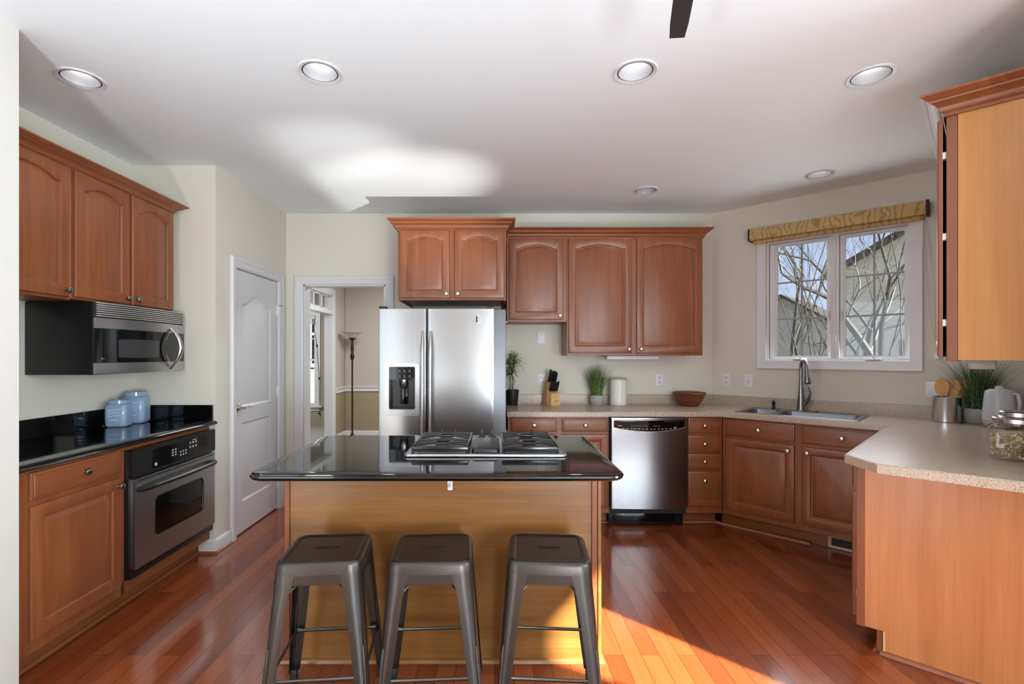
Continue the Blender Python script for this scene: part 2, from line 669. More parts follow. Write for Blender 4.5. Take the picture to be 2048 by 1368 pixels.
        for i in range(cnt):
            for k in range(m_):
                k2 = (k + 1) % m_
                a = i * m_ + k
                b = i * m_ + k2
                c = ((i + 1) % n) * m_ + k2
                d = ((i + 1) % n) * m_ + k
                Fc.append((a, b, c, d))
        if not closed:
            Fc.append(tuple(range(m_)))
            Fc.append(tuple((n - 1) * m_ + k for k in range(m_))[::-1])
        vs, fs = self._add(V, Fc, T)
        bmesh.ops.recalc_face_normals(self.bm, faces=fs)
        return self

    def loops(self, ls, cap0=True, cap1=True, T=None):
        """skin a series of equally long closed loops of 3-D points"""
        V, Fc = [], []
        m_ = len(ls[0])
        for l in ls:
            V += list(l)
        for i in range(len(ls) - 1):
            for k in range(m_):
                k2 = (k + 1) % m_
                Fc.append((i * m_ + k, i * m_ + k2, (i + 1) * m_ + k2, (i + 1) * m_ + k))
        if cap0:
            Fc.append(tuple(range(m_))[::-1])
        if cap1:
            Fc.append(tuple((len(ls) - 1) * m_ + k for k in range(m_)))
        vs, fs = self._add(V, Fc, T)
        bmesh.ops.recalc_face_normals(self.bm, faces=fs)
        return self

    def build(self, name, material, parent=None, smooth=None, loc=None, rot=None):
        me = bpy.data.meshes.new(name)
        self.bm.to_mesh(me)
        self.bm.free()
        if smooth is None:
            smooth = 35
        if smooth:
            me.polygons.foreach_set('use_smooth', [True] * len(me.polygons))
            me.set_sharp_from_angle(angle=math.radians(smooth))
        if material is not None:
            me.materials.append(M[material] if isinstance(material, str) else material)
        o = bpy.data.objects.new(name, me)
        COL.objects.link(o)
        if parent is not None:
            o.parent = parent
        if loc is not None:
            o.location = loc
        if rot is not None:
            o.rotation_euler = rot
        return o


def tag(o, label=None, cat=None, group=None, kind=None):
    if label:
        o['label'] = label
    if cat:
        o['category'] = cat
    if group:
        o['group'] = group
    if kind:
        o['kind'] = kind
    return o


def thing(name, label, cat, loc=(0, 0, 0), rz=0.0, group=None):
    o = bpy.data.objects.new(name, None)
    o.empty_display_size = 0.1
    COL.objects.link(o)
    o.location = loc
    o.rotation_euler = (0, 0, rz)
    return tag(o, label, cat, group)


def struct(o):
    o['kind'] = 'structure'
    return o


def holder(name, loc=(0, 0, 0), rz=0.0):
    o = bpy.data.objects.new(name, None)
    COL.objects.link(o)
    o.location = loc
    o.rotation_euler = (0, 0, rz)
    return struct(o)


def inst(src, parent, loc=None, rot=None):
    o = src.copy()
    COL.objects.link(o)
    o.parent = parent
    if loc is not None:
        o.location = loc
    if rot is not None:
        o.rotation_euler = rot
    return o


def copy_tree(o, parent=None):
    c = o.copy()
    COL.objects.link(c)
    c.parent = parent
    for ch in [x for x in bpy.data.objects if x.parent == o]:
        copy_tree(ch, c)
    return c


def rect(x0, x1, y0, y1):
    return [(x0, y0), (x1, y0), (x1, y1), (x0, y1)]


def rrect(x0, x1, y0, y1, r, n=5):
    out = []
    for cx, cy, a0 in ((x1 - r, y0 + r, -PI / 2), (x1 - r, y1 - r, 0), (x0 + r, y1 - r, PI / 2), (x0 + r, y0 + r, PI)):
        for i in range(n + 1):
            a = a0 + PI / 2 * i / n
            out.append((cx + r * math.cos(a), cy + r * math.sin(a)))
    return out


def circle(cx, cy, r, n=24):
    return [(cx + r * math.cos(2 * PI * i / n), cy + r * math.sin(2 * PI * i / n)) for i in range(n)]


# (x, y, z) -> (x, z up, depth): turns an xy drawing into an upright one facing -y
UP = Matrix(((1, 0, 0, 0), (0, 0, -1, 0), (0, 1, 0, 0), (0, 0, 0, 1)))


def T3(x=0, y=0, z=0, rx=0, ry=0, rz=0):
    return (Matrix.Translation((x, y, z)) @ Matrix.Rotation(rz, 4, 'Z') @ Matrix.Rotation(ry, 4, 'Y') @ Matrix.Rotation(rx, 4, 'X'))
# ================================================================== the room shell
S45 = 1 / R2


def wall(name, p0, p1, thick=0.12, holes=(), z0=0.0, z1=H, material='wall'):
    """wall whose room side lies to the right of the way from p0 to p1; holes (s0, s1, z0, z1) along it"""
    p0, p1 = Vector(p0), Vector(p1)
    d = p1 - p0
    L = d.length
    T = Matrix.Translation((p0.x, p0.y, 0)) @ Matrix.Rotation(math.atan2(d.y, d.x), 4, 'Z') @ UP
    b = MB()
    full = [h for h in holes if h[2] > z0 + 1e-4]
    doors = sorted([h for h in holes if h[2] <= z0 + 1e-4])
    outer = [(0, z0)]
    for h in doors:
        outer += [(h[0], z0), (h[0], h[3]), (h[1], h[3]), (h[1], z0)]
    outer += [(L, z0), (L, z1), (0, z1)]
    b.prism(outer, -thick, 0, [rect(*h) for h in full], T=T)
    return struct(b.build(name, material))


BACK = 4.57
PW0 = Vector((2.013, 4.57))           # where the slanted window wall starts
PW1 = Vector((3.437, 3.147))          # corner behind the wall cabinet on the right
WSUM = 6.583
RDIF = 0.29                           # right wall: x - y
DOORX0, DOORX1, DOORZ = -1.76, -1.01, 2.012

wall('wall_back', (-1.922, BACK), PW0, holes=[(DOORX0 + 1.922, DOORX1 + 1.922, 0, DOORZ)])
wall('wall_window', PW0, (3.54, 3.045), holes=[(0.453, 1.402, 1.318, 2.325)])
wall('wall_right', PW1, (2.13, 1.84), thick=0.12)
wall('wall_bay', (2.43, 1.97), (5.4, -1.0), thick=0.14, holes=[(0.85, 3.72, 1.27, 2.585)])
wall('wall_worktop_shade', (2.129, 1.839), (1.90, 1.61), thick=0.12, z0=0.955)  # unseen wall piece added to keep sun off the peninsula worktop edge
wall('wall_side_bay', (5.4, -1.0), (5.4, -3.0))
wall('wall_behind', (5.4, -3.0), (-1.91, -3.0), holes=[(2.2, 4.5, 0.3, 2.4)])
wall('wall_left_near', (-1.907, -3.0), (-1.907, 1.985), holes=[(2.35, 3.85, 0.4, 2.3)], material='wall_front_left')
b = MB()
b.box(-2.62, -2.028, 1.865, 1.985, 0, H)
struct(b.build('wall_nook_return', 'wall'))
wall('wall_left', (-2.494, 1.985), (-2.494, 3.41))
wall('wall_pantry', (-2.494, 3.41), (-1.9225, 3.41))
wall('wall_door', (-1.922, 3.4105), (-1.922, BACK + 0.12), holes=[(0.262, 1.0, 0, 2.02)])
# dining room behind the doorway and the room beyond it
wall('wall_dining_left', (-2.45, BACK + 0.12), (-2.45, 8.1), holes=[(0.45, 2.80, 0, 2.28)], material='two_tone', thick=0.115)
wall('wall_dining_back', (-2.45, 8.1), (0.5, 8.1), material='two_tone')
wall('wall_dining_right', (0.5, 8.1), (0.5, BACK + 0.12), material='two_tone')
tan = paint('tan_far_room_wall', '#98907C')
wall('wall_far_room', (-6.0, 9.5), (-2.4, 9.5), material=tan, holes=[(1.42, 2.57, 0.40, 2.12)])
wall('wall_far_room_right', (-2.565, 9.5), (-2.565, 8.1), material=tan)
wall('wall_far_room_left', (-6.0, 4.7), (-6.0, 9.5), material=tan)
wall('wall_far_room_near', (-2.5, 4.7), (-6.0, 4.7), material=tan)
# unseen wall added outside to keep the sun out of the sink window
w_ = wall('wall_sun_block', (3.42, 3.0), (5.6, 5.18), z0=-0.6, z1=3.6, thick=0.1, material='siding')

FOOT = [(-2.62, -3.12), (5.5, -3.12), (5.5, -0.9), (2.62, 2.0), (3.62, 3.12), (2.06, 4.68), (0.62, 4.68), (0.62, 8.22),
        (-2.4, 8.22), (-2.4, 9.62), (-6.12, 9.62), (-6.12, 4.6), (-2.62, 4.6)]
b = MB()
b.prism(FOOT, -0.1, 0.0)
struct(b.build('floor', 'floor'))
b = MB()
b.prism([(-5.95, 4.72), (0.49, 4.72), (0.49, 8.09), (-2.47, 8.09), (-2.47, 9.49), (-5.95, 9.49)], 0.001, 0.012)
struct(b.build('floor_dining', 'carpet'))

CANS = [(-1.955, 2.34), (-0.805, 2.285), (0.648, 2.28), (1.76, 2.315), (1.20, 3.93), (2.35, 3.58)]
CANS_OFF = [(-0.8, 0.2), (0.65, 0.2), (2.3, 0.4)]
b = MB()
b.prism(FOOT, H, H + 0.02, [circle(x, y, 0.080, 32) for x, y in CANS])
o = struct(b.build('ceiling', 'ceiling', smooth=0))

# ------------------------------------------------------------------ skirting
BB = [(0, 0), (0.014, 0), (0.014, 0.075), (0.009, 0.088), (0.004, 0.095), (0, 0.098)]
b = MB()
b.sweep([(-2.025, 3.41), (-1.922, 3.41), (-1.922, 3.592)], BB)
struct(b.build('baseboard_pantry', 'white'))
b = MB()
b.sweep([(-2.025, 3.396), (-1.908, 3.396), (-1.908, 3.592)], [(0, 0), (0.016, 0), (0.013, 0.010), (0.006, 0.016), (0, 0.018)])
struct(b.build('trim_1', 'cherry_h'))
b = MB()
b.sweep([(-2.45, 7.64), (-2.45, 8.1), (0.5, 8.1)], [(0, 0.012), (0.016, 0.012), (0.016, 0.11), (0.006, 0.13), (0, 0.13)])
struct(b.build('baseboard_dining', 'white'))
b = MB()
b.sweep([(-2.45, 7.64), (-2.45, 8.1), (0.5, 8.1)], [(0, 0.77), (0.018, 0.775), (0.012, 0.79), (0.012, 0.82), (0.026, 0.835), (0.026, 0.85), (0, 0.855)])
struct(b.build('trim_chair_rail', 'white'))

# ------------------------------------------------------------------ casings (drawn upright, facing -y of their holder)
CAS = [(0.0, 0.0), (0.0, 0.010), (0.012, 0.016), (0.05, 0.018), (0.058, 0.022), (0.075, 0.022), (0.082, 0.014), (0.082, 0.0)]


def casing(x0, x1, z1, parent, name='casing', z0=0.0, prof=CAS, material='white'):
    b = MB()
    b.sweep([(x1, z0), (x1, z1), (x0, z1), (x0, z0)], prof, side=1, T=UP)
    return b.build(name, material, parent)


# doorway to the dining room
h = holder('trim_doorway', (0, BACK, 0))
casing(DOORX0 - 0.004, DOORX1 + 0.004, DOORZ + 0.004, h)
b = MB()
b.box(DOORX0 - 0.002, DOORX0 + 0.012, -0.004, 0.13, 0, DOORZ)
b.box(DOORX1 - 0.012, DOORX1 + 0.002, -0.004, 0.13, 0, DOORZ)
b.box(DOORX0, DOORX1, -0.004, 0.13, DOORZ - 0.012, DOORZ + 0.002)
b.build('jamb', 'white', h)

# transomed opening between the dining room and the far room
h = holder('trim_transom_opening', (-2.45, BACK + 0.12, 0), PI / 2)
casing(0.45, 2.80, 2.28, h)
b = MB()
b.box(0.448, 0.47, -0.004, 0.119, 0, 2.28)
b.box(2.78, 2.802, -0.004, 0.119, 0, 2.28)
b.box(0.45, 2.80, -0.004, 0.119, 2.255, 2.282)
b.box(0.45, 2.80, -0.012, 0.119, 1.975, 2.04)
b.build('jamb', 'white', h)
b = MB()
n = 7
for i in range(n + 1):
    x = 0.50 + (2.75 - 0.50) * i / n
    b.box(x - 0.022, x + 0.022, 0.03, 0.07, 2.04, 2.256)
b.box(0.47, 2.78, 0.03, 0.07, 2.04, 2.062)
b.box(0.47, 2.78, 0.03, 0.07, 2.235, 2.256)
b.build('transom_bars', 'white', h)
b = MB()
b.box(0.47, 2.78, 0.048, 0.052, 2.04, 2.256)
b.build('transom_glass', 'glass', h)

# ------------------------------------------------------------------ the white pantry door
d1 = holder('door_1', (-1.922, 3.41, 0), PI / 2)
casing(0.262, 0.995, 2.02, d1, prof=[(0.0, 0.0), (0.0, 0.010), (0.010, 0.015), (0.045, 0.017), (0.050, 0.021), (0.066, 0.021), (0.072, 0.013), (0.072, 0.0)])
b = MB()
b.box(0.262, 0.268, -0.002, 0.11, 0, 2.02)
b.box(0.992, 1.0, -0.002, 0.11, 0, 2.02)
b.box(0.262, 1.0, -0.002, 0.11, 2.014, 2.021)
b.build('jamb', 'white', d1)


def arch_top(s, x0, x1, zt, rise, kind):
    """height of the head of a panel at s in 0..1"""
    if kind == 'camber':            # eyebrow curve with flat shoulders
        sh = 0.10
        if s < sh or s > 1 - sh:
            return zt - rise
        u = (s - sh) / (1 - 2 * sh)
        return zt - rise + rise * (0.14 + 0.86 * math.sin(PI * u) ** 0.8)
    if kind == 'ogee':              # the flowing head of a moulded interior door
        return zt - rise + rise * (0.5 - 0.5 * math.cos(2 * PI * s))
    return zt


def panel_loop(x0, x1, z0, zt, y, rise=0.0, kind='', n=14):
    out = [(x0, y, z0), (x1, y, z0)]
    for i in range(n + 1):
        s = 1 - i / n
        out.append((x0 + (x1 - x0) * s, y, arch_top(s, x0, x1, zt, rise, kind)))
    return out


def raised_panel(b, x0, x1, z0, zt, rise, kind, y, deep, ramp_w, raise_w, field_back):
    L = [panel_loop(x0, x1, z0, zt, y, rise, kind),
         panel_loop(x0 + ramp_w, x1 - ramp_w, z0 + ramp_w, zt - ramp_w, y + deep, rise, kind),
         panel_loop(x0 + ramp_w + 0.004, x1 - ramp_w - 0.004, z0 + ramp_w + 0.004, zt - ramp_w - 0.004, y + deep, rise, kind),
         panel_loop(x0 + ramp_w + raise_w, x1 - ramp_w - raise_w, z0 + ramp_w + raise_w, zt - ramp_w - raise_w, y + field_back, rise, kind)]
    b.loops(L, cap0=False, cap1=True)


# slab: face with two recesses
x0, x1, z0, z1 = 0.272, 0.988, 0.010, 2.010
yf = 0.012
pan = [(0.385, 0.870, 0.965, 1.84, 0.085, 'ogee'), (0.385, 0.870, 0.24, 0.845, 0.0, '')]
b = MB()
holes = []
for (a0, a1, c0, c1, rise, kind) in pan:
    holes.append([(p[0], p[2]) for p in panel_loop(a0, a1, c0, c1, 0, rise, kind)])
loops2 = [rect(x0, x1, z0, z1)] + holes
flat = [p for l in loops2 for p in l]
tris = geometry.tessellate_polygon([[Vector((p[0], p[1], 0)) for p in l] for l in loops2])
b._add([(p[0], yf, p[1]) for p in flat], [tuple(t) for t in tris])
for f in list(b.bm.faces):
    f.normal_update()
    if f.normal.y > 0:
        f.normal_flip()
for (a0, a1, c0, c1, rise, kind) in pan:
    raised_panel(b, a0, a1, c0, c1, rise, kind, yf, 0.010, 0.014, 0.030, 0.004)
b.box(x0, x1, yf + 0.018, yf + 0.035, z0, z1)
b.box(x0, x0 + 0.004, yf, yf + 0.03, z0, z1)
b.box(x1 - 0.004, x1, yf, yf + 0.03, z0, z1)
bmesh.ops.recalc_face_normals(b.bm, faces=b.bm.faces)
b.build('door_slab', 'white', d1, smooth=20)
b = MB()
hx, hz = 0.325, 0.965
b.lathe([(0, 0), (0.030, 0), (0.032, 0.006), (0.026, 0.012), (0.013, 0.014), (0.011, 0.05), (0, 0.05)], T=T3(hx, yf, hz, rx=PI / 2))
b.tube([(hx, yf - 0.045, hz), (hx + 0.03, yf - 0.05, hz + 0.003), (hx + 0.07, yf - 0.05, hz + 0.006), (hx + 0.11, yf - 0.044, hz - 0.002)],
       [0.011, 0.010, 0.008, 0.006], 10)
b.build('door_handle', 'chrome', d1)
for z in (0.23, 1.05, 1.76):
    b = MB()
    b.tube([(0.991, yf - 0.006, z - 0.045), (0.991, yf - 0.006, z + 0.045)], 0.006, 8)
    b.box(0.975, 1.006, yf - 0.003, yf + 0.001, z - 0.042, z + 0.042)
    b.build('hinge', 'white_plate', d1)
b = MB()
b.tube([(0.99, yf - 0.008, 1.80), (0.99, yf - 0.03, 1.805), (1.0, yf - 0.05, 1.805)], 0.004, 6)
b.build('door_stop', 'chrome', d1)

# ------------------------------------------------------------------ sink window
w1 = holder('window_1', (PW0.x, PW0.y, 0), -PI / 4)
b = MB()
b.prism(rect(0.383, 1.472, 1.250, 2.385), -0.001, 0.018, [rect(0.453, 1.402, 1.318, 2.325)], T=UP)
b.prism(rect(0.383, 1.472, 1.250, 2.385), 0.0, 0.024, [rect(0.397, 1.458, 1.264, 2.371)], T=UP)
b.build('casing', 'vinyl', w1)
b = MB()
b.prism(rect(0.453, 1.402, 1.318, 2.325), -0.12, -0.012, [rect(0.468, 0.916, 1.333, 2.312), rect(0.972, 1.388, 1.333, 2.312)], T=UP)
b.box(0.915, 0.973, 0.006, 0.03, 1.333, 2.312, 0.003)
b.box(0.936, 0.952, -0.004, 0.03, 1.333, 2.312, 0.003)
b.build('window_frame', 'vinyl', w1)
for (g0, g1) in ((0.527, 0.884), (1.008, 1.367)):
    a0, a1 = (0.472, 0.914) if g0 < 0.9 else (0.974, 1.386)
    b = MB()
    b.prism(rect(a0, a1, 1.336, 2.309), -0.075, -0.035, [rect(g0 - 0.012, g1 + 0.012, 1.349, 2.296)], T=UP)
    b.prism(rect(g0 - 0.013, g1 + 0.013, 1.348, 2.297), -0.068, -0.044, [rect(g0, g1, 1.359, 2.285)], T=UP)
    sash = b.build('sash', 'vinyl', w1)
    b = MB()
    b.box(g0 - 0.005, g1 + 0.005, 0.056, 0.060, 1.354, 2.290)
    b.build('pane', 'glass', sash)
    b = MB()
    gm = (g0 + g1) / 2
    zz = [1.359 + (2.285 - 1.359) * k / 3 for k in (1, 2)]
    b.box(gm - 0.006, gm + 0.006, 0.050, 0.066, 1.357, 2.287)
    for z in zz:
        b.box(g0 - 0.002, g1 + 0.002, 0.051, 0.065, z - 0.006, z + 0.006)
    b.build('grille', 'grille', sash)
    b = MB()
    cx = gm + 0.0
    b.box(cx - 0.05, cx + 0.05, -0.020, 0.03, 1.322, 1.338, 0.005)
    b.tube([(cx + 0.01, -0.012, 1.338), (cx + 0.005, -0.022, 1.352), (cx - 0.005, -0.020, 1.366)], [0.007, 0.005, 0.006], 8)
    b.build('crank_handle', 'vinyl', sash)
    b = MB()
    lx = a1 - 0.012 if g0 < 0.9 else a0 + 0.012
    b.box(lx - 0.008, lx + 0.008, 0.018, 0.034, 1.64, 1.72, 0.003)
    b.tube([(lx, 0.016, 1.66), (lx + 0.003, 0.006, 1.70)], 0.004, 6)
    b.build('sash_lock', 'vinyl', sash)

# pelmet of the roller shade with its cord
sh = thing('roller_shade', 'rolled-up window shade behind a tan leaf-print fabric pelmet above the sink window', 'window shade', (PW0.x, PW0.y, 0), -PI / 4)
b = MB()
b.box(0.345, 1.505, -0.105, -0.002, 2.346, 2.442, 0.006)
b.build('pelmet', 'fabric', sh)
b = MB()
b.tube([(0.37, -0.05, 2.335), (1.48, -0.05, 2.335)], 0.018, 12)
b.build('shade_roll', 'fabric', sh)
b = MB()
b.box(1.495, 1.512, -0.108, -0.002, 2.343, 2.444, 0.002)
b.build('end_bracket', 'black_soft', sh)
b = MB()
b.box(0.338, 0.35, -0.108, -0.002, 2.343, 2.444, 0.002)
b.build('end_bracket', 'black_soft', sh)
b = MB()
pts = []
for i in range(25):
    u = i / 24
    pts.append((1.475 + 0.070 * u + 0.03 * math.sin(PI * u) * (1 - u), -0.04, 2.345 - 0.99 * u ** 0.97))
b.tube(pts, 0.0025, 6)
pts = []
for i in range(15):
    u = i / 14
    pts.append((1.475 + 0.07 * u * u, -0.035 - 0.01 * math.sin(PI * u), 2.345 - 0.93 * u - 0.07 * math.sin(PI * u) * u))
b.tube(pts, 0.002, 6)
b.build('pull_cord', 'cord', sh)
b = MB()
b.box(1.535, 1.565, -0.05, -0.03, 1.335, 1.375, 0.005)
b.build('cord_weight', 'white_plate', sh)

# ------------------------------------------------------------------ windows outside the picture
for k, (name, p0, rz, s0, s1, z0, z1) in enumerate([
        ('window_2', (5.4, -3.0), PI, 2.2, 4.5, 0.3, 2.4),
        ('window_4', (2.43, 1.97), -PI / 4, 0.85, 3.72, 1.27, 2.585), ('window_3', (-1.907, -3.0), PI / 2, 2.35, 3.85, 0.4, 2.3)]):
    h = holder(name, (p0[0], p0[1], 0), rz)
    b = MB()
    b.prism(rect(s0 - 0.08, s1 + 0.08, z0 - 0.08, z1 + 0.08), 0.0, 0.018, [rect(s0, s1, z0, z1)], T=UP)
    b.build('casing', 'vinyl', h)
    b = MB()
    b.box(s0, s1, 0.05, 0.055, z0, z1)
    b.build('pane', 'glass', h)

# ------------------------------------------------------------------ far window seen through the doorway
h = holder('window_5', (-6.0, 9.5, 0), 0)
b = MB()
b.prism(rect(1.33, 2.66, 0.36, 2.20), 0.0, 0.02, [rect(1.42, 2.57, 0.40, 2.12)], T=UP)
b.box(1.28, 2.70, -0.06, 0.0, 0.36, 0.395, 0.006)
b.box(1.33, 2.66, -0.018, 0.0, 0.29, 0.36, 0.004)
b.build('casing', 'white', h)
b = MB()
b.prism(rect(1.42, 2.57, 0.40, 2.12), -0.08, -0.03, [rect(1.46, 2.53, 0.44, 1.25), rect(1.46, 2.53, 1.29, 2.08)], T=UP)
b.box(1.98, 2.01, 0.04, 0.07, 1.29, 2.08)
b.box(1.46, 2.53, 0.045, 0.065, 1.67, 1.69)
b.build('sash', 'vinyl', h)
b = MB()
b.box(1.44, 2.55, 0.055, 0.058, 0.42, 2.10)
b.build('pane', 'glass', h)
bl = thing('window_blind', 'white slatted blind drawn up in the far window seen through the doorway', 'blind', (-6.0, 9.5, 0))
b = MB()
b.box(1.43, 2.56, -0.03, 0.02, 2.05, 2.115, 0.004)
b.build('head_rail', 'white', bl)
b = MB()
for i in range(12):
    b.box(1.44, 2.55, -0.024, 0.02, 1.95 + i * 0.008, 1.953 + i * 0.008)
b.build('slats', 'white', bl)
b = MB()
b.tube([(2.34, -0.03, 2.05), (2.34, -0.03, 1.10)], 0.006, 6)
b.build('wand', 'black', bl)
b = MB()
b.tube([(2.52, -0.03, 2.05), (2.60, -0.03, 1.55), (2.645, -0.03, 0.92), (2.65, -0.03, 0.26)], 0.0035, 5)
for (x, z) in ((2.60, 1.55), (2.645, 0.92), (2.65, 0.25)):
    b.box(x - 0.012, x + 0.012, -0.045, -0.02, z - 0.02, z + 0.02, 0.003)
b.build('pull_cord', 'bronze', bl)

# ------------------------------------------------------------------ torchiere in the dining room
fl = thing('floor_lamp', 'tall bronze torchiere with a frosted glass bowl standing in the dining room corner', 'lamp', (-2.235, 7.78, 0.012))
b = MB()
b.lathe([(0, 0), (0.13, 0), (0.132, 0.012), (0.11, 0.035), (0.06, 0.055), (0.045, 0.07), (0.03, 0.10), (0.015, 0.14), (0, 0.14)], 28)
b.build('base', 'bronze', fl)
b = MB()
b.lathe([(0.0, 0.1), (0.013, 0.10), (0.013, 1.26), (0.022, 1.28), (0.034, 1.33), (0.024, 1.37), (0.018, 1.40), (0.026, 1.44), (0.022, 1.50), (0.014, 1.55),
         (0.018, 1.58), (0.052, 1.615), (0.052, 1.62), (0, 1.62)], 20)
b.build('pole', 'bronze', fl)
b = MB()
b.lathe([(0.04, 1.62), (0.075, 1.65), (0.12, 1.69), (0.172, 1.712), (0.172, 1.717), (0.118, 1.697), (0.072, 1.657), (0.035, 1.627)], 32)
b.build('lamp_shade', 'lampglass', fl)

# ------------------------------------------------------------------ recessed ceiling lights
CAN_WORDS = ['round recessed ceiling light over the wall oven cabinet', 'lit recessed ceiling light above the seats near the pantry door side of the island',
             'lit recessed ceiling light nearest the fan blade', 'lit recessed ceiling light beside the crown of the amber end cabinet',
             'small recessed ceiling light above the dishwasher run', 'small recessed ceiling light in front of the sink window']
can0 = None
for i, (x, y) in enumerate(CANS):
    if can0 is None:
        can0 = thing('recessed_light', '', 'ceiling light', (0, 0, 0), group='recessed ceiling lights')
        b = MB()
        b.lathe([(0.0805, 0.002), (0.0805, -0.003), (0.096, -0.006), (0.100, -0.001), (0.100, 0.0), (0.0805, 0.002)], 36)
        b.build('trim_ring', 'white', can0)
        b = MB()
        b.lathe([(0.0750, -0.0012), (0.0810, -0.0012), (0.0815, 0.02), (0.0775, 0.02)], 36)
        b.build('gap_ring', 'black_soft', can0)
        b = MB()
        b.lathe([(0.0735, -0.003), (0.0755, -0.003), (0.062, 0.060), (0.060, 0.060)], 36)
        b.build('baffle', 'baffle', can0)
        b = MB()
        b.lathe([(0, 0.028), (0.030, 0.030), (0.050, 0.038), (0.0595, 0.052), (0.0595, 0.066), (0, 0.066)], 32)
        b.build('bulb_face', 'lamp_on', can0)
        t = can0
    else:
        t = copy_tree(can0)
    t.location = (x, y, H)
    t['label'] = CAN_WORDS[i]
    if i == 4:
        for ch in bpy.data.objects:
            if ch.parent == t and ch.name.startswith('bulb_face'):
                ch.data = ch.data.copy()
                ch.data.materials[0] = M['lamp_dim']
for i, (x, y) in enumerate(CANS):
    s_ = spot('recessed_lamp_glow', (x, y, H - 0.02), (x, y, 0), 5 if i < 4 else 2, 120, 0.7, 0.05, (1.0, 0.95, 0.88))

# ------------------------------------------------------------------ ceiling fan, one blade reaching into the picture
fx, fy = 0.396, 0.890
fn = thing('ceiling_fan', 'ceiling fan whose one dark narrow blade reaches in at the top of the picture', 'ceiling fan', (fx, fy, 0))
b = MB()
b.lathe([(0, H), (0.07, H), (0.065, H - 0.03), (0.02, H - 0.06), (0.015, H - 0.07), (0.015, 2.43), (0, 2.43)], 24)
b.build('downrod', 'fan', fn)
b = MB()
b.lathe([(0, 2.45), (0.05, 2.44), (0.10, 2.41), (0.11, 2.36), (0.09, 2.32), (0.05, 2.30), (0, 2.295)], 32)
b.build('motor_housing', 'fan', fn)
tip = Vector((0.565, 1.532)) - Vector((fx, fy))
a0 = math.atan2(tip.y, tip.x)
Lb = tip.length
bl0 = None
for k in range(5):
    if bl0 is None:
        b = MB()
        sec = []
        for i in range(9):
            u = i / 8
            x = 0.10 + (Lb - 0.10) * u
            w = 0.0285 - 0.0025 * u
            if i == 8:
                w *= 0.86
            t_ = 0.004
            ang = math.radians(6)
            c, s = math.cos(ang), math.sin(ang)
            q = [(-w, -t_), (w, -t_), (w, t_), (-w, t_)]
            sec.append([(x, a * c - z * s, 2.35 + a * s + z * c) for a, z in q])
        b.loops(sec)
        bl0 = b.build('fan_blade', 'fan', fn)
        ob = bl0
    else:
        ob = inst(bl0, fn)
    ob.rotation_euler = (0, 0, a0 + k * 2 * PI / 5)
# ================================================================== cabinets
# every run has its own frame: x to the right as one faces it, y into the cabinet, z up


def mesh_of(b, name, material, smooth=35):
    o = b.build(name, material, None, smooth)
    me = o.data
    bpy.data.objects.remove(o)
    return me


b = MB()
b.lathe([(0, 0.0), (0.009, 0.0), (0.0075, 0.004), (0.006, 0.011), (0.009, 0.015), (0.0150, 0.018), (0.0165, 0.021), (0.0150, 0.0245), (0.010, 0.027), (0, 0.028)],
        20, T=Matrix.Rotation(PI / 2, 4, 'X'))
KNOB = mesh_of(b, 'knob', 'nickel')
KNOB_S = KNOB.copy()
KNOB_S.materials.clear()
KNOB_S.materials.append(M['dark_nickel'])


def knob(parent, x, z, y=-0.021, silver=False):
    o = bpy.data.objects.new('knob', KNOB_S if silver else KNOB)
    COL.objects.link(o)
    o.parent = parent
    o.location = (x, y, z)
    return o


def cab_door(parent, x0, x1, z0, z1, kn=None, arch=0.0, material='cherry', th=0.019, fw=0.052, silver=False, name='door', y=0.0):
    yb, yf = y - 0.001, y - th - 0.001
    b = MB()
    kind = 'camber' if arch else ''

    def lp(i, yy, rise=0.0):
        return panel_loop(x0 + i, x1 - i, z0 + i, z1 - i, yy, rise, kind if rise else '')
    hz = fw + 0.004
    def ap(i, yy):
        return panel_loop(x0 + i, x1 - i, z0 + i * 1.1, z1 - i * 0.95 - 0.0, yy, arch, kind)
    b.loops([lp(0, yb), lp(0, yf + 0.007), lp(0.003, yf + 0.002), lp(0.009, yf), ap(hz - 0.004, yf), ap(hz, yf + 0.002), ap(hz + 0.004, yf + 0.010),
             ap(hz + 0.008, yf + 0.011), ap(hz + 0.032, yf + 0.003), ap(hz + 0.035, yf + 0.0022)])
    d = b.build(name, material, parent, smooth=28)
    if kn:
        knob(d, kn[0], kn[1], yf, silver)
    return d


def drawer(parent, x0, x1, z0, z1, kn=None, silver=False, y=0.0, th=0.019):
    yb, yf = y - 0.001, y - th - 0.001
    b = MB()

    def lp(i, yy):
        return panel_loop(x0 + i, x1 - i, z0 + i, z1 - i, yy, 0, '', 2)
    b.loops([lp(0, yb), lp(0, yf + 0.009), lp(0.002, yf + 0.006), lp(0.012, yf + 0.003), lp(0.014, yf + 0.0005), lp(0.017, yf)])
    d = b.build('drawer', 'cherry_h', parent, smooth=28)
    k = kn or ((x0 + x1) / 2, (z0 + z1) / 2)
    knob(d, k[0], k[1], yf, silver)
    return d


def front_frame(parent, w, z0, z1, openings, x0=0.0, th=0.02):
    """solid face frame; the openings show as darker recesses between the fronts"""
    b = MB()
    b.prism(rect(x0, w, z0, z1), -th, 0.0, [], T=UP)
    return b.build('face_frame', 'cherry', parent)


def carcass(parent, x0, x1, d, z0, z1, material='cherry', name='body', back=True):
    b = MB()
    b.box(x0, x0 + 0.016, 0.02, d, z0, z1)
    b.box(x1 - 0.016, x1, 0.02, d, z0, z1)
    b.box(x0 + 0.016, x1 - 0.016, 0.02, d, z0, z0 + 0.016)
    if back:
        b.box(x0 + 0.016, x1 - 0.016, d - 0.008, d, z0, z1)
    return b.build(name, material, parent)


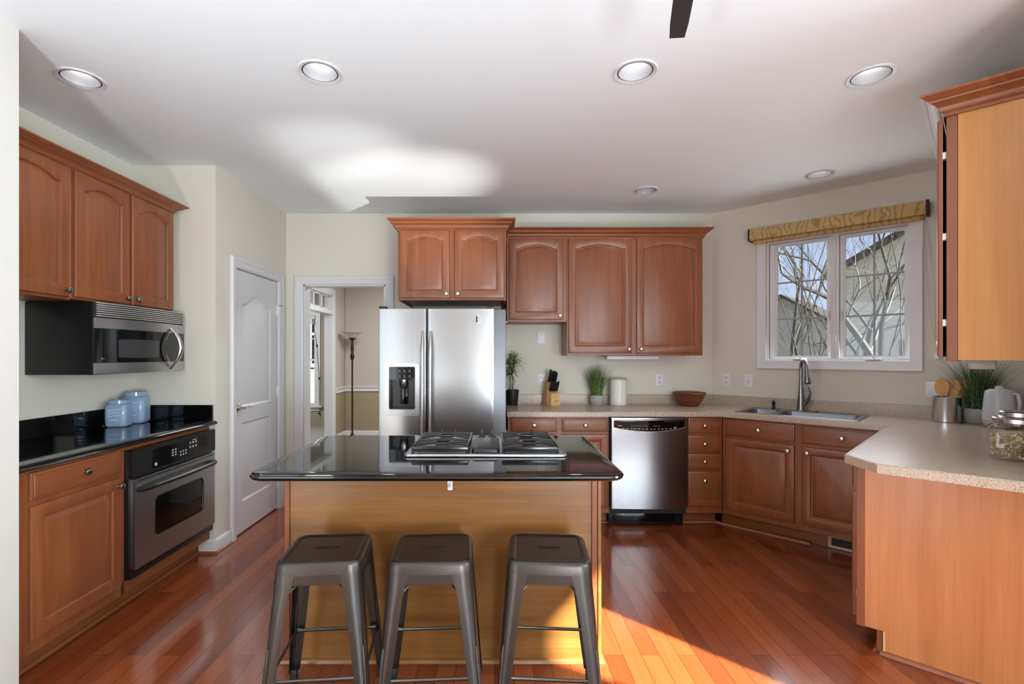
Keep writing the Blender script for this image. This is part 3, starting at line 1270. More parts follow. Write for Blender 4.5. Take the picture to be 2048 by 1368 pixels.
def toe(parent, x0, x1, rec=0.075, z1=0.105, name='toe_kick', d=0.02):
    b = MB()
    b.box(x0, x1, rec, rec + d, 0.001, z1)
    return b.build(name, 'cherry_h', parent)


CROWN = [(0.0, 0.0), (0.008, 0.0), (0.008, 0.012), (0.014, 0.016), (0.018, 0.022), (0.022, 0.034), (0.034, 0.046), (0.046, 0.052), (0.048, 0.058), (0.056, 0.062),
         (0.064, 0.070), (0.072, 0.075), (0.072, 0.084), (0.0, 0.084)]


def crown(parent, path, z, h=0.084, out=0.072, side=1, name='crown_moulding'):
    b = MB()
    b.sweep(path, [(o * out / 0.072, z + q * h / 0.084) for o, q in CROWN], side=side)
    return b.build(name, 'cherry_h', parent, smooth=25)


# ---- wall cabinets on the back wall
UY = 4.222
cA = thing('wall_cabinet', 'short single arched-door wall cabinet between the refrigerator cabinet and the tall pair', 'cabinet', (0, UY, 0))
b = MB()
b.box(0.105, 0.617, 0.02, BACK - UY - 0.001, 1.646, 2.372)
b.build('body', 'cherry_y', cA)
b = MB()
b.box(0.105, 0.617, 0.0, 0.02, 1.646, 2.372, 0.002, 1)
b.build('face_frame', 'cherry', cA)
cab_door(cA, 0.123, 0.585, 1.667, 2.356, (0.558, 1.70), arch=0.035)
crown(cA, [(0.618, 0.0), (0.096, 0.0)], 2.356, side=-1)

cB = thing('wall_cabinet', 'tall double-door wall cabinet hanging above the knife block and wooden bowl', 'cabinet', (0, UY, 0))
b = MB()
b.box(0.6185, 1.775, 0.02, BACK - UY - 0.001, 1.360, 2.372)
b.build('body', 'cherry_y', cB)
b = MB()
b.box(0.6185, 1.775, 0.0, 0.02, 1.360, 2.372, 0.002, 1)
b.build('face_frame', 'cherry', cB)
cab_door(cB, 0.630, 1.167, 1.380, 2.356, (1.143, 1.415), arch=0.035)
cab_door(cB, 1.209, 1.760, 1.380, 2.356, (1.245, 1.415), arch=0.035)
crown(cB, [(1.775, 0.345), (1.775, 0.0), (0.6185, 0.0)], 2.356, side=-1)

FY = 3.95
cF = thing('wall_cabinet', 'deep two-door arched cabinet directly over the refrigerator', 'cabinet', (0, FY, 0))
b = MB()
b.box(-0.770, 0.093, 0.02, BACK - FY - 0.001, 1.815, 2.372)
b.box(-0.770, -0.752, 0.02, BACK - FY - 0.001, 1.80, 1.815)
b.box(0.075, 0.093, 0.02, BACK - FY - 0.001, 1.80, 1.815)
b.build('body', 'cherry_y', cF)
b = MB()
b.box(-0.770, 0.093, 0.0, 0.02, 1.800, 2.372, 0.002, 1)
b.build('face_frame', 'cherry', cF)
cab_door(cF, -0.755, -0.357, 1.818, 2.360, (-0.382, 1.852), arch=0.033)
cab_door(cF, -0.318, 0.077, 1.818, 2.360, (-0.292, 1.852), arch=0.033)
crown(cF, [(0.093, 0.19), (0.093, 0.0), (-0.770, 0.0), (-0.770, 0.61)], 2.358, side=-1)

# ---- wall cabinets on the left, in the nook; frame x = world y - 2
LUX = -2.16
lu = (LUX, 2.0, 0)
cL1 = thing('wall_cabinet', 'single arched-door wall cabinet cut by the near wall, left of the microwave cabinet', 'cabinet', lu, PI / 2)
b = MB()
b.box(0.0, 0.521, 0.02, 0.333, 1.645, 2.325)
b.build('body', 'cherry_y', cL1)
b = MB()
b.box(0.0, 0.521, 0.0, 0.02, 1.645, 2.325, 0.002, 1)
b.build('face_frame', 'cherry', cL1)
cab_door(cL1, 0.055, 0.502, 1.657, 2.312, (0.472, 1.690), arch=0.035, silver=True)
crown(cL1, [(0.5215, 0.0), (0.0, 0.0)], 2.306, h=0.066, side=-1)
cL2 = thing('wall_cabinet', 'pair of arched doors above the microwave in the left nook', 'cabinet', lu, PI / 2)
b = MB()
b.box(0.522, 1.315, 0.02, 0.333, 1.652, 2.325)
b.build('body', 'cherry_y', cL2)
b = MB()
b.box(0.522, 1.315, 0.0, 0.02, 1.652, 2.325, 0.002, 1)
b.build('face_frame', 'cherry', cL2)
cab_door(cL2, 0.533, 0.906, 1.662, 2.312, (0.878, 1.695), arch=0.035, silver=True)
cab_door(cL2, 0.934, 1.305, 1.662, 2.312, (0.962, 1.695), arch=0.035, silver=True)
crown(cL2, [(1.315, 0.333), (1.315, 0.0), (0.522, 0.0)], 2.306, h=0.066, side=-1)

# ---- wall cabinet on the right wall, amber end panel towards the camera
P = Vector((1.88, 2.06))
cR = thing('wall_cabinet', 'wall cabinet on the right with a plain amber end panel and doors seen edge-on', 'cabinet', (P.x, P.y, 0), -3 * PI / 4)
b = MB()
b.box(-1.03, -0.003, 0.036, 0.328, 1.344, 2.372)
b.build('body', 'cherry_y', cR)
b = MB()
b.box(-1.03, 0.0, 0.0, 0.036, 1.340, 2.372, 0.002, 1)
b.build('face_frame', 'cherry', cR)
b = MB()
b.box(-0.003, 0.003, 0.036, 0.328, 1.344, 2.372)
b.build('end_panel', 'panel_up', cR)
for (a, c, kx) in ((-0.505, -0.012, -0.47), (-1.02, -0.515, -0.55)):
    d = cab_door(cR, a, c, 1.358, 2.352, (kx, 1.42), arch=0.035, y=-0.010)
    if c > -0.1:
        for z in (1.50, 1.86, 2.20):
            b = MB()
            b.box(c - 0.03, c + 0.002, -0.012, 0.002, z - 0.014, z + 0.014, 0.001, 1)
            b.build('hinge', 'white_plate', d)
crown(cR, [(0.003, 0.335), (0.003, 0.0), (-1.03, 0.0)], 2.354, h=0.088, out=0.078, side=-1)

# ---- base cabinets on the back wall
BY = 3.96
BT = 0.876


def base(label, loc, rz, x0, x1, z1=BT, depth=0.60, toe_rec=0.075, side_mat='cherry_y', lo=0.10, tx0=None, tx1=None, back=True):
    t = thing('base_cabinet', label, 'cabinet', loc, rz)
    carcass(t, x0, x1, depth, lo, z1 - 0.002, side_mat, back=back)
    b = MB()
    b.box(x0, x1, 0.0, 0.02, lo, z1 - 0.002, 0.0015, 1)
    b.build('face_frame', 'cherry', t)
    toe(t, x0 if tx0 is None else tx0, x1 if tx1 is None else tx1, toe_rec)
    return t


SHOE = [(0, 0.001), (0.016, 0.001), (0.013, 0.010), (0.007, 0.016), (0, 0.018)]
bc1 = base('base cabinet with two top drawers beside the refrigerator, behind the island', (0, BY, 0), 0, 0.105, 0.915)
drawer(bc1, 0.135, 0.497, 0.752, 0.858)
drawer(bc1, 0.540, 0.905, 0.752, 0.858)
cab_door(bc1, 0.135, 0.497, 0.145, 0.732, (0.465, 0.69))
cab_door(bc1, 0.540, 0.905, 0.145, 0.732, (0.572, 0.69))
bc2 = base('narrow base cabinet with four stacked drawers beside the dishwasher', (0, BY, 0), 0, 1.532, 1.822, tx1=1.797)
for (z0, z1) in ((0.744, 0.862), (0.590, 0.724), (0.455, 0.578), (0.158, 0.436)):
    drawer(bc2, 1.545, 1.800, z0, z1, (1.672, (z0 + z1) / 2 if z1 - z0 < 0.2 else 0.365))
bc3 = base('slanted sink base cabinet with two false drawers and two doors below the sink', (1.826, BY, 0), -PI / 4, 0.0, 1.065, depth=0.5, back=False, tx0=-0.033, tx1=1.10)
drawer(bc3, 0.028, 0.508, 0.728, 0.858)
drawer(bc3, 0.553, 1.040, 0.728, 0.858)
cab_door(bc3, 0.028, 0.508, 0.145, 0.708, (0.466, 0.665))
cab_door(bc3, 0.553, 1.040, 0.145, 0.708, (0.590, 0.665))

C2 = Vector((2.58, 3.205))
bc4 = base('peninsula base cabinet ending in a plain reddish veneer panel', (C2.x, C2.y, 0), -3 * PI / 4, 0.0, 1.236, depth=0.62, side_mat='cherry_y')
for (a, c, kx) in ((0.05, 0.60, 0.55), (0.64, 1.215, 0.70)):
    drawer(bc4, a, c, 0.728, 0.858, y=-0.004)
    d = cab_door(bc4, a, c, 0.130, 0.705, (kx, 0.67), y=-0.004)
    if c > 1:
        for z in (0.24, 0.62):
            b = MB()
            b.box(c - 0.03, c + 0.004, -0.006, 0.002, z - 0.012, z + 0.012, 0.001, 1)
            b.build('hinge', 'bright_steel', d)
b = MB()
b.prism([(0.0, 0.105), (0.078, 0.105), (0.078, 0.001), (0.78, 0.001), (0.78, BT - 0.002), (0.0, BT - 0.002)], 0.0005, 0.0062,
        T=Matrix.Translation((1.236, 0.022, 0)) @ Matrix.Rotation(PI / 2, 4, 'Z') @ UP)
ep = b.build('end_panel', 'panel', bc4)
b = MB()
b.box(1.2365, 1.2460, -0.0005, 0.032, 0.100, BT - 0.002, 0.0015, 1)
b.build('corner_stile', 'cherry', bc4)
b = MB()
b.box(1.2365, 1.2440, 0.0985, 0.107, 0.001, 0.104)
b.build('raw_panel_edge', 'raw_wood', bc4)
b = MB()
b.sweep([(1.243, 0.088), (1.243, 0.80)], SHOE, side=1)
b.sweep([(0.0, 0.075), (1.243, 0.075)], SHOE, side=1)
b.build('shoe_moulding', 'cherry_h', bc4)
b = MB()
b.sweep([(0.10, BY + 0.075), (0.93, BY + 0.075)], SHOE)
b.sweep([(1.53, BY + 0.075), (1.826 - 0.031, BY + 0.075), (2.60 - 0.33, BY + 0.075 - 0.475)], SHOE)
struct(b.build('trim_2', 'cherry_h'))

# heating register in the toe kick
vt = thing('floor_register', 'almond metal heating register set in the toe kick under the sink', 'heating vent', (1.826, BY, 0), -PI / 4)
b = MB()
b.prism(rect(0.70, 1.03, 0.004, 0.094), -0.07, -0.062, [rect(0.72, 1.01, 0.022, 0.076)], T=UP)
b.build('frame', 'vent', vt)
b = MB()
b.box(0.715, 1.015, 0.071, 0.074, 0.018, 0.08)
b.build('backing', 'black_soft', vt)
b = MB()
for i in range(15):
    x = 0.73 + i * 0.019
    b.box(x, x + 0.004, 0.062, 0.071, 0.022, 0.076)
b.build('louvers', 'bronze', vt)

# ---- base cabinets on the left; frame x = world y - 2
LX = -1.962
lb = (LX, 2.0, 0)
bl1 = base('base cabinet with one drawer over one door, next to the wall oven', lb, PI / 2, 0.0, 0.601, z1=0.884, depth=0.52)
b = MB()
drawer(bl1, 0.080, 0.583, 0.752, 0.868, (0.350, 0.812), silver=True)
cab_door(bl1, 0.080, 0.583, 0.158, 0.725, (0.560, 0.686), silver=True)
bl2 = thing('oven_cabinet', 'cherry cabinet housing the built-in wall oven in the left nook', 'cabinet', lb, PI / 2)
b = MB()
b.box(0.603, 1.405, 0.0, 0.02, 0.858, 0.882)
b.box(0.603, 0.622, 0.0, 0.02, 0.102, 0.858)
b.box(1.398, 1.405, 0.0, 0.02, 0.102, 0.858)
b.box(0.603, 1.405, 0.0, 0.02, 0.102, 0.168)
b.build('face_frame', 'cherry', bl2)
carcass(bl2, 0.603, 1.405, 0.52, 0.102, 0.882)
toe(bl2, 0.603, 1.405)
b = MB()
b.sweep([(0.0, 0.075), (1.40, 0.075)], SHOE)
struct(b.build('trim_3', 'cherry_h', None)).matrix_world = Matrix.Translation((LX, 2.0, 0)) @ Matrix.Rotation(PI / 2, 4, 'Z')

# ================================================================== worktops
ct = thing('countertop', 'speckled beige laminate worktop running round the sink corner to the peninsula', 'countertop')
A = (1.593, 2.253)
Bp = (1.585, 2.05)
E = (1.963, 1.673)
c1 = (1.795, 3.925)
c2 = (2.532, 3.192)
U0, U1, V0, V1 = -1.435, -0.625, 4.105, 4.572       # sink rim in the slanted frame


def uv(u, v):
    return ((v + u) / R2, (v - u) / R2)


hole = [uv(*p) for p in rrect(U0 + 0.012, U1 - 0.012, V0 + 0.012, V1 - 0.012, 0.03, 4)]
b = MB()
ins = 0.0135
front = [(0.100, 3.925), c1, c2, A, Bp, E]


def offset_path(path, d):
    P_ = [Vector(p) for p in path]
    out = []
    for i in range(len(P_)):
        d0 = (P_[i] - P_[i - 1]).normalized() if i else (P_[1] - P_[0]).normalized()
        d1 = (P_[i + 1] - P_[i]).normalized() if i < len(P_) - 1 else d0
        n0 = Vector((d0.y, -d0.x))
        n1 = Vector((d1.y, -d1.x))
        m_ = n0 + n1
        m_ = m_ / m_.dot(n0)
        q = P_[i] + m_ * d
        out.append((q.x, q.y))
    return out


inner = offset_path(front, -ins)
wallpts = [(RDIF / 2 + 3.973 / 2 - 0.0, 3.973 / 2 - RDIF / 2), (PW1.x - 0.001, PW1.y - 0.0005), (PW0.x - 0.001, PW0.y - 0.001), (0.100, BACK - 0.001)]
b.prism(inner + wallpts[0:] , BT, 0.914, [hole])
b.build('top', 'laminate', ct)
b = MB()
b.sweep(front, [(0.0, BT - 0.001), (0.0, 0.9105), (-0.0045, 0.914), (-0.0120, 0.914), (-0.0128, 0.9125), (-0.0128, BT - 0.001)])
b.build('bevelled_edge', 'laminate', ct)
b = MB()
b.sweep(offset_path(front, -0.0129), [(0.0, BT), (0.0, 0.9128), (-0.0008, 0.9128), (-0.0008, BT)])
b.build('edge_seam', 'bronze', ct)
b = MB()
b.sweep([(0.100, BACK), (PW0.x, PW0.y), (PW1.x, PW1.y), (2.14, 1.85)], [(0.001, 0.9142), (0.019, 0.9142), (0.019, 1.000), (0.016, 1.003), (0.001, 1.003)])
b.build('backsplash', 'laminate', ct)

OG = [(0, 0), (0.006, 0.001), (0.014, 0.006), (0.018, 0.014), (0.016, 0.020), (0.010, 0.022), (0.010, 0.026), (0.006, 0.029), (0.0, 0.030)]


def granite_top(b, outer_inset, path, z0, closed, T=None):
    b.sweep(path, [(o, z0 + z) for o, z in OG] + [(-0.06, z0 + 0.030), (-0.06, z0)], closed=closed)


lc = thing('countertop', 'polished black granite worktop over the wall oven in the left nook', 'countertop')
b = MB()
# slab
fx_ = -1.925
b.prism([(fx_ - 0.05, 1.99), (fx_ - 0.05, 3.409), (-2.493, 3.409), (-2.493, 1.99)][::-1], 0.884, 0.914)
b.sweep([(fx_, 3.409), (fx_, 1.99)], [(-0.052, 0.884)] + [(o, 0.884 + z) for o, z in OG] + [(-0.052, 0.914)], side=-1)
b.build('top', 'granite', lc)
b = MB()
b.box(-2.493, -2.473, 1.99, 3.409, 0.9145, 1.022, 0.002, 1)
b.box(-2.472, -1.935, 3.389, 3.409, 0.9145, 1.022, 0.002, 1)
b.build('backsplash', 'granite', lc)

# ================================================================== island
isl = thing('kitchen_island', 'cherry island with honey coloured back panel, carrying the granite top and cooktop', 'kitchen island')
IX0, IX1, IY0, IY1 = -0.930, 0.470, 2.197, 2.765
b = MB()
b.box(IX0, IX1, IY0 + 0.012, IY0 + 0.03, 0.002, 0.883)
b.box(IX0, IX0 + 0.018, IY0 + 0.03, IY1, 0.002, 0.883)
b.box(IX1 - 0.018, IX1, IY0 + 0.03, IY1, 0.002, 0.883)
b.box(IX0, IX1, IY1, IY1 + 0.02, 0.10, 0.883)
b.box(IX0, IX1, IY1 - 0.07, IY1 - 0.05, 0.002, 0.10)
b.build('body', 'cherry', isl)
b = MB()
b.box(IX0 + 0.022, IX1 - 0.040, IY0 + 0.004, IY0 + 0.012, 0.002, 0.883)
b.build('back_panel', 'island', isl)
b = MB()
b.box(IX0 - 0.002, IX0 + 0.021, IY0 - 0.004, IY0 + 0.0119, 0.002, 0.883, 0.002, 1)
b.box(IX1 - 0.039, IX1 - 0.014, IY0 - 0.004, IY0 + 0.0119, 0.002, 0.883, 0.002, 1)
b.build('corner_trim', 'cherry', isl)
b = MB()
b.box(IX1 - 0.0125, IX1 + 0.003, IY0 - 0.006, IY0 + 0.030, 0.002, 0.883, 0.002, 1)
b.build('corner_stile', 'island', isl)
b = MB()
b.sweep([(IX0 - 0.002, IY1 - 0.07), (IX0 - 0.002, IY0 + 0.003), (IX1 + 0.003, IY0 + 0.003), (IX1 + 0.003, IY1 - 0.07)], SHOE, side=1)
b.build('shoe_moulding', 'island', isl)
for (a, c) in ((IX0 + 0.02, -0.24), (-0.22, IX1 - 0.02)):
    pass
it = thing('countertop', 'polished black granite island top with rounded corners and ogee edge', 'countertop')
b = MB()
ox0, ox1, oy0, oy1 = -0.936, 0.487, 1.888, 2.785
path = rrect(ox0, ox1, oy0, oy1, 0.055, 8)
b.sweep(path, [(-0.04, 0.884)] + [(o, 0.884 + z) for o, z in OG] + [(-0.04, 0.914)], closed=True)
b.prism(rrect(ox0 + 0.039, ox1 - 0.039, oy0 + 0.039, oy1 - 0.039, 0.02, 8), 0.884, 0.914)
b.build('top', 'granite', it, smooth=40)
hk = thing('adhesive_hook', 'small white adhesive hook stuck under the island top on the honey panel', 'hook', (-0.197, IY0 + 0.004, 0.0))
b = MB()
b.prism(rrect(-0.011, 0.011, 0.765, 0.838, 0.006, 4), 0.0005, 0.005, T=UP)
b.build('base', 'white_plate', hk)
b = MB()
b.tube([(0, -0.004, 0.800), (0, -0.012, 0.785), (0, -0.020, 0.782), (0, -0.024, 0.792)], [0.005, 0.004, 0.004, 0.004], 8)
b.build('prong', 'white_plate', hk)
# ================================================================== appliances


def bowed(name, material, parent, x0, x1, z0, z1, y, bulge=0.0, hole=None, thick=0.02, n=20, span=None, bev=0.0):
    """upright front panel, gently bowed outwards, with an optional opening (hx0, hx1, zb(x), zt(x))"""
    s0, s1 = span or (x0, x1)
    xs = [x0 + (x1 - x0) * i / n for i in range(n + 1)]
    if hole:
        xs = sorted(set([round(v, 5) for v in xs if min(abs(v - hole[0]), abs(v - hole[1])) > 0.002] + [hole[0], hole[1]]))

    def yy(x):
        u = 2 * (x - s0) / (s1 - s0) - 1
        return y - bulge * (1 - u * u)
    bm = bmesh.new()
    cols = []
    for x in xs:
        if hole:
            xc = min(max(x, hole[0]), hole[1])
            zz = [z0, hole[2](xc), hole[3](xc), z1]
        else:
            zz = [z0, (z0 + z1) / 2, z1]
        cols.append([bm.verts.new((x, yy(x), z)) for z in zz])
    for i in range(len(xs) - 1):
        for k in range(len(cols[0]) - 1):
            if hole and k == 1 and xs[i] >= hole[0] - 1e-6 and xs[i + 1] <= hole[1] + 1e-6:
                continue
            bm.faces.new((cols[i][k], cols[i + 1][k], cols[i + 1][k + 1], cols[i][k + 1]))
    b = MB()
    b.bm.free()
    b.bm = bm
    o = b.build(name, material, parent, smooth=30)
    m = o.modifiers.new('thickness', 'SOLIDIFY')
    m.thickness = thick
    m.offset = -1
    if bev:
        v = o.modifiers.new('soft_edges', 'BEVEL')
        v.width = bev
        v.segments = 2
        v.limit_method = 'ANGLE'
        v.angle_limit = math.radians(50)
    e = o.modifiers.new('crisp', 'EDGE_SPLIT')
    e.split_angle = math.radians(40)
    o.modifiers.new('even_shading', 'WEIGHTED_NORMAL')
    return o


def marks(parent, items, y, name='printed_marks', material='mark', T=None):
    """small flat prints: (x, z, w, h)"""
    b = MB()
    for (x, z, w, h) in items:
        b.box(x - w / 2, x + w / 2, y - 0.0008, y, z - h / 2, z + h / 2)
    if T:
        bmesh.ops.transform(b.bm, matrix=T, verts=b.bm.verts)
    return b.build(name, material, parent, smooth=0)


# ---- refrigerator
fr = thing('refrigerator', 'stainless side-by-side refrigerator with an ice and water dispenser in its left door', 'refrigerator', (0, 3.75, 0))
b = MB()
b.box(-0.872, 0.0885, 0.065, 0.815, 0.02, 1.716, 0.006)
b.box(-0.86, 0.08, 0.10, 0.80, 0.001, 0.02)
b.build('case', 'steel_side', fr)
cz = lambda z: (lambda x: z)
dl = bowed('door', 'steel_v', fr, -0.879, -0.5205, 0.075, 1.717, 0.0, 0.004, hole=(-0.797, -0.600, cz(0.954), cz(1.276)), thick=0.055, bev=0.004)
dr = bowed('door', 'steel_v', fr, -0.503, -0.004, 0.075, 1.717, 0.0, 0.006, thick=0.055, bev=0.004)
b = MB()
b.prism(rrect(-0.829, -0.566, 0.905, 1.303, 0.012, 4), 0.0045, 0.013, [rrect(-0.797, -0.600, 0.954, 1.276, 0.012, 4)], T=UP)
b.build('dispenser_bezel', 'steel', dl)
b = MB()
b.box(-0.7995, -0.5975, 0.002, 0.010, 1.178, 1.278)
b.build('dispenser_controls', 'black_gloss', dl)
it_ = []
for r_, z in enumerate((1.246, 1.206)):
    for k in range(4):
        x = -0.758 + k * 0.038
        it_ += [(x, z, 0.014, 0.008), (x, z - 0.012, 0.020 if r_ else 0.014, 0.003)]
it_.append((-0.618, 1.186, 0.028, 0.003))
marks(dl, it_, 0.0018, material='mark_dim')
b = MB()
b.box(-0.797, -0.600, 0.054, 0.058, 0.954, 1.178)
b.box(-0.797, -0.793, 0.012, 0.056, 0.954, 1.178)
b.box(-0.604, -0.600, 0.012, 0.056, 0.954, 1.178)
b.box(-0.797, -0.600, 0.012, 0.056, 0.954, 0.962)
b.build('dispenser_recess', 'black', dl)
b = MB()
b.lathe([(0, 1.178), (0.034, 1.178), (0.034, 1.13), (0.024, 1.112), (0, 1.108)], 20, T=T3(-0.692, 0.038, 0))
b.build('ice_chute', 'dark_nickel', dl)
b = MB()
b.box(-0.718, -0.666, 0.030, 0.036, 0.99, 1.11, 0.004)
b.build('dispenser_paddle', 'black_gloss', dl)
for (x, sgn, par) in ((-0.541, -1, dl), (-0.4815, 1, dr)):
    b = MB()
    pts, rad = [], []
    for i in range(25):
        u = i / 24
        z = 1.545 - u * 1.05
        out = 0.018 + 0.034 * min(1, math.sin(PI * u) * 2.2)
        pts.append((x, -out, z))
        rad.append(0.0075 + 0.0055 * min(1, math.sin(PI * u) * 3))
    b.tube(pts, rad, 14)
    b.tube([(x, 0.0, 1.53), (x, -0.02, 1.535)], 0.008, 8)
    b.tube([(x, 0.0, 0.51), (x, -0.02, 0.505)], 0.008, 8)
    b.build('handle', 'bright_steel', par)
b = MB()
b.box(-0.140, -0.106, -0.0125, -0.0100, 1.608, 1.662)
b.build('badge', 'bright_steel', dr)
marks(dr, [(-0.1335, 1.635, 0.012, 0.048)], -0.0126, 'badge_print', 'black')
marks(dr, [(-0.114, 1.635, 0.002, 0.040), (-0.119, 1.635, 0.002, 0.044)], -0.0126, 'badge_print', 'mark_dim')
for x in (-0.85, -0.03):
    b = MB()
    b.box(x - 0.025, x + 0.025, 0.0, 0.09, 1.7165, 1.735, 0.004)
    b.build('hinge_cover', 'black', fr)
b = MB()
for z in (0.78, 1.10, 1.45, 1.62):
    b.box(0.0885, 0.096, 0.066, 0.075, z - 0.004, z + 0.004)
b.build('side_clips', 'white_plate', fr)

# ---- dishwasher
dw = thing('dishwasher', 'stainless dishwasher with a black curved control pocket under the beige worktop', 'dishwasher', (0, 3.905, 0))
b = MB()
b.box(0.919, 1.529, 0.045, 0.62, 0.10, 0.872)
b.build('body', 'black_soft', dw)
hb = lambda x: 0.794 - 0.032 * (1 - ((x - 1.226) / 0.284) ** 2)
dd = bowed('door', 'steel_dw', dw, 0.923, 1.523, 0.150, 0.870, 0.0, 0.014, hole=(0.943, 1.509, hb, cz(0.846)), thick=0.035, n=28, bev=0.003)
cp = bowed('control_panel', 'black_gloss', dd, 0.941, 1.511, 0.755, 0.850, 0.020, 0.014, thick=0.008, n=20, span=(0.923, 1.523))
b = MB()
pts = [(0.943, -0.0012 - 0.014 * (1 - ((0.943 - 1.223) / 0.3) ** 2), 0.845)]
for i in range(25):
    x = 0.943 + (1.509 - 0.943) * i / 24
    pts.append((x, -0.0012 - 0.014 * (1 - ((x - 1.223) / 0.3) ** 2), hb(x)))
pts.append((1.509, -0.0012 - 0.014 * (1 - ((1.509 - 1.223) / 0.3) ** 2), 0.845))
b.tube(pts, 0.0022, 6)
b.build('pocket_rim', 'bright_steel', dd)
it_ = []
for i in range(14):
    x = 1.02 + i * 0.031 + rnd.uniform(-0.004, 0.004)
    it_.append((x, 0.793 - 0.014 * (1 - ((x - 1.226) / 0.284) ** 2), 0.013, 0.005))
for i in range(8):
    it_.append((1.08 + i * 0.018, 0.806 - 0.003 * (i % 2), 0.010, 0.002))
it_ += [(0.99, 0.806, 0.034, 0.005), (1.28, 0.803, 0.06, 0.0015), (1.43, 0.793, 0.024, 0.004), (1.12, 0.784, 0.07, 0.0015)]
marks(cp, it_, 0.0055, material='mark')
b = MB()
b.box(0.99, 1.47, 0.008, 0.018, 0.832, 0.8455, 0.002)
b.build('pocket_grip', 'black', dd)
b = MB()
b.box(0.912, 1.508, 0.055, 0.075, 0.014, 0.148, 0.004)
b.build('kick_plate', 'black', dw)
b = MB()
b.box(0.94, 1.44, 0.052, 0.056, 0.03, 0.125, 0.002)
b.build('kick_insert', 'black_gloss', dw)

# ---- wall oven (frame x = world y - 2)
ov = thing('wall_oven', 'built-in stainless and black single oven under the black granite in the left nook', 'oven', (-1.930, 2.0, 0), PI / 2)
b = MB()
b.box(0.655, 1.394, 0.053, 0.52, 0.175, 0.853)
b.box(0.622, 1.396, 0.010, 0.0315, 0.168, 0.857, 0.004)
b.build('body', 'black', ov)
b = MB()
b.prism(rrect(0.622, 1.396, 0.712, 0.858, 0.012, 4), -0.008, 0.014, T=UP)
cpn = b.build('control_panel', 'black', ov)
b = MB()
b.prism(rrect(0.77, 1.30, 0.725, 0.835, 0.010, 4), 0.0141, 0.0152, T=UP)
b.build('display_glass', 'black_gloss', cpn)
it_ = [(0.800, 0.748, 0.020, 0.016)]
for k in range(2):
    for j in range(3):
        it_.append((0.945 + k * 0.028, 0.800 - j * 0.016, 0.013, 0.008))
for k in range(3):
    for j in range(2):
        it_.append((1.02 + k * 0.026, 0.775 - j * 0.018, 0.010, 0.010))
for k in range(3):
    for j in range(2):
        it_.append((1.115 + k * 0.030, 0.812 - j * 0.026, 0.013, 0.010))
it_.append((1.16, 0.827, 0.045, 0.003))
marks(cpn, it_, -0.0153)
ovd = thing('x', None, None)
bpy.data.objects.remove(ovd)
b = MB()
b.prism(rrect(0.640, 1.392, 0.216, 0.700, 0.006, 3), -0.02, 0.012, [rrect(0.797, 1.262, 0.345, 0.562, 0.035, 6)], T=UP)
od = b.build('door', 'steel', ov)
b = MB()
b.prism(rrect(0.790, 1.269, 0.338, 0.569, 0.04, 6), -0.012, 0.006, T=UP)
b.build('door_glass', 'black_gloss', od)
b = MB()
b.sweep(rrect(0.797, 1.262, 0.345, 0.562, 0.035, 6), [(-0.002, 0.009), (0.003, 0.009), (0.003, 0.0135), (-0.002, 0.0135)], closed=True, T=UP)
b.build('glass_rim', 'black', od)
b = MB()
pts = [(0.668, -0.012, 0.640), (0.672, -0.035, 0.640), (0.70, -0.048, 0.640)]
pts += [(0.70 + 0.62 * i / 12, -0.048 - 0.012 * math.sin(PI * i / 12), 0.640) for i in range(1, 12)]
pts += [(1.33, -0.048, 0.640), (1.358, -0.035, 0.640), (1.362, -0.012, 0.640)]
b.tube(pts, 0.0135, 12, flat=(1.0, 1.0))
b.build('handle', 'black', od)
b = MB()
for i in range(5):
    x = 0.66 + i * 0.146
    b.box(x, x + 0.135, -0.0135, -0.011, 0.684, 0.689)
b.build('vent_slots', 'black_soft', od)
b = MB()
b.box(0.628, 1.394, 0.0, 0.03, 0.168, 0.212, 0.004)
b.build('bottom_vent', 'black', ov)

# ---- over-the-range microwave (frame x = world y - 2)
mw = thing('microwave', 'black-sided microwave with stainless front and curved handle under the left wall cabinets', 'microwave', (-2.13, 2.0, 0), PI / 2)
b = MB()
b.box(0.625, 1.385, 0.0, 0.362, 1.259, 1.650, 0.004)
b.build('body', 'black', mw)
SP = (0.625, 1.385)
b = MB()
for i in range(7):
    z = 1.6475 - i * 0.0116
    sec = []
    for k in range(19):
        u = k / 18
        x = 0.630 + (1.380 - 0.630) * u
        y = -0.010 - 0.030 * (1 - (2 * u - 1) ** 2)
        sec.append([(x, y + 0.008, z), (x, y - 0.004, z), (x, y - 0.006, z - 0.006), (x, y + 0.008, z - 0.0065)])
    b.loops(sec)
b.build('vent_louvers', 'bright_steel', mw)
bowed('vent_backing', 'black_soft', mw, 0.630, 1.380, 1.565, 1.649, -0.002, 0.030, thick=0.004, n=14)
bowed('upper_trim', 'steel', mw, 0.626, 1.384, 1.508, 1.565, -0.010, 0.034, thick=0.012, n=18, bev=0.002)
bowed('lower_trim', 'steel', mw, 0.626, 1.384, 1.262, 1.322, -0.010, 0.034, thick=0.012, n=18, bev=0.002)
md = bowed('door', 'black_gloss', mw, 0.627, 1.235, 1.3225, 1.5075, -0.007, 0.034, thick=0.010, n=18, span=SP)
wz = lambda s: (lambda x: 1.402 + s * (0.048 + 0.006 * (1 - ((x - 0.93) / 0.17) ** 2)))
bm_ = MB()


def mwy(x, off):
    u = 2 * (x - 0.625) / 0.76 - 1
    return -0.007 - 0.034 * (1 - u * u) - off


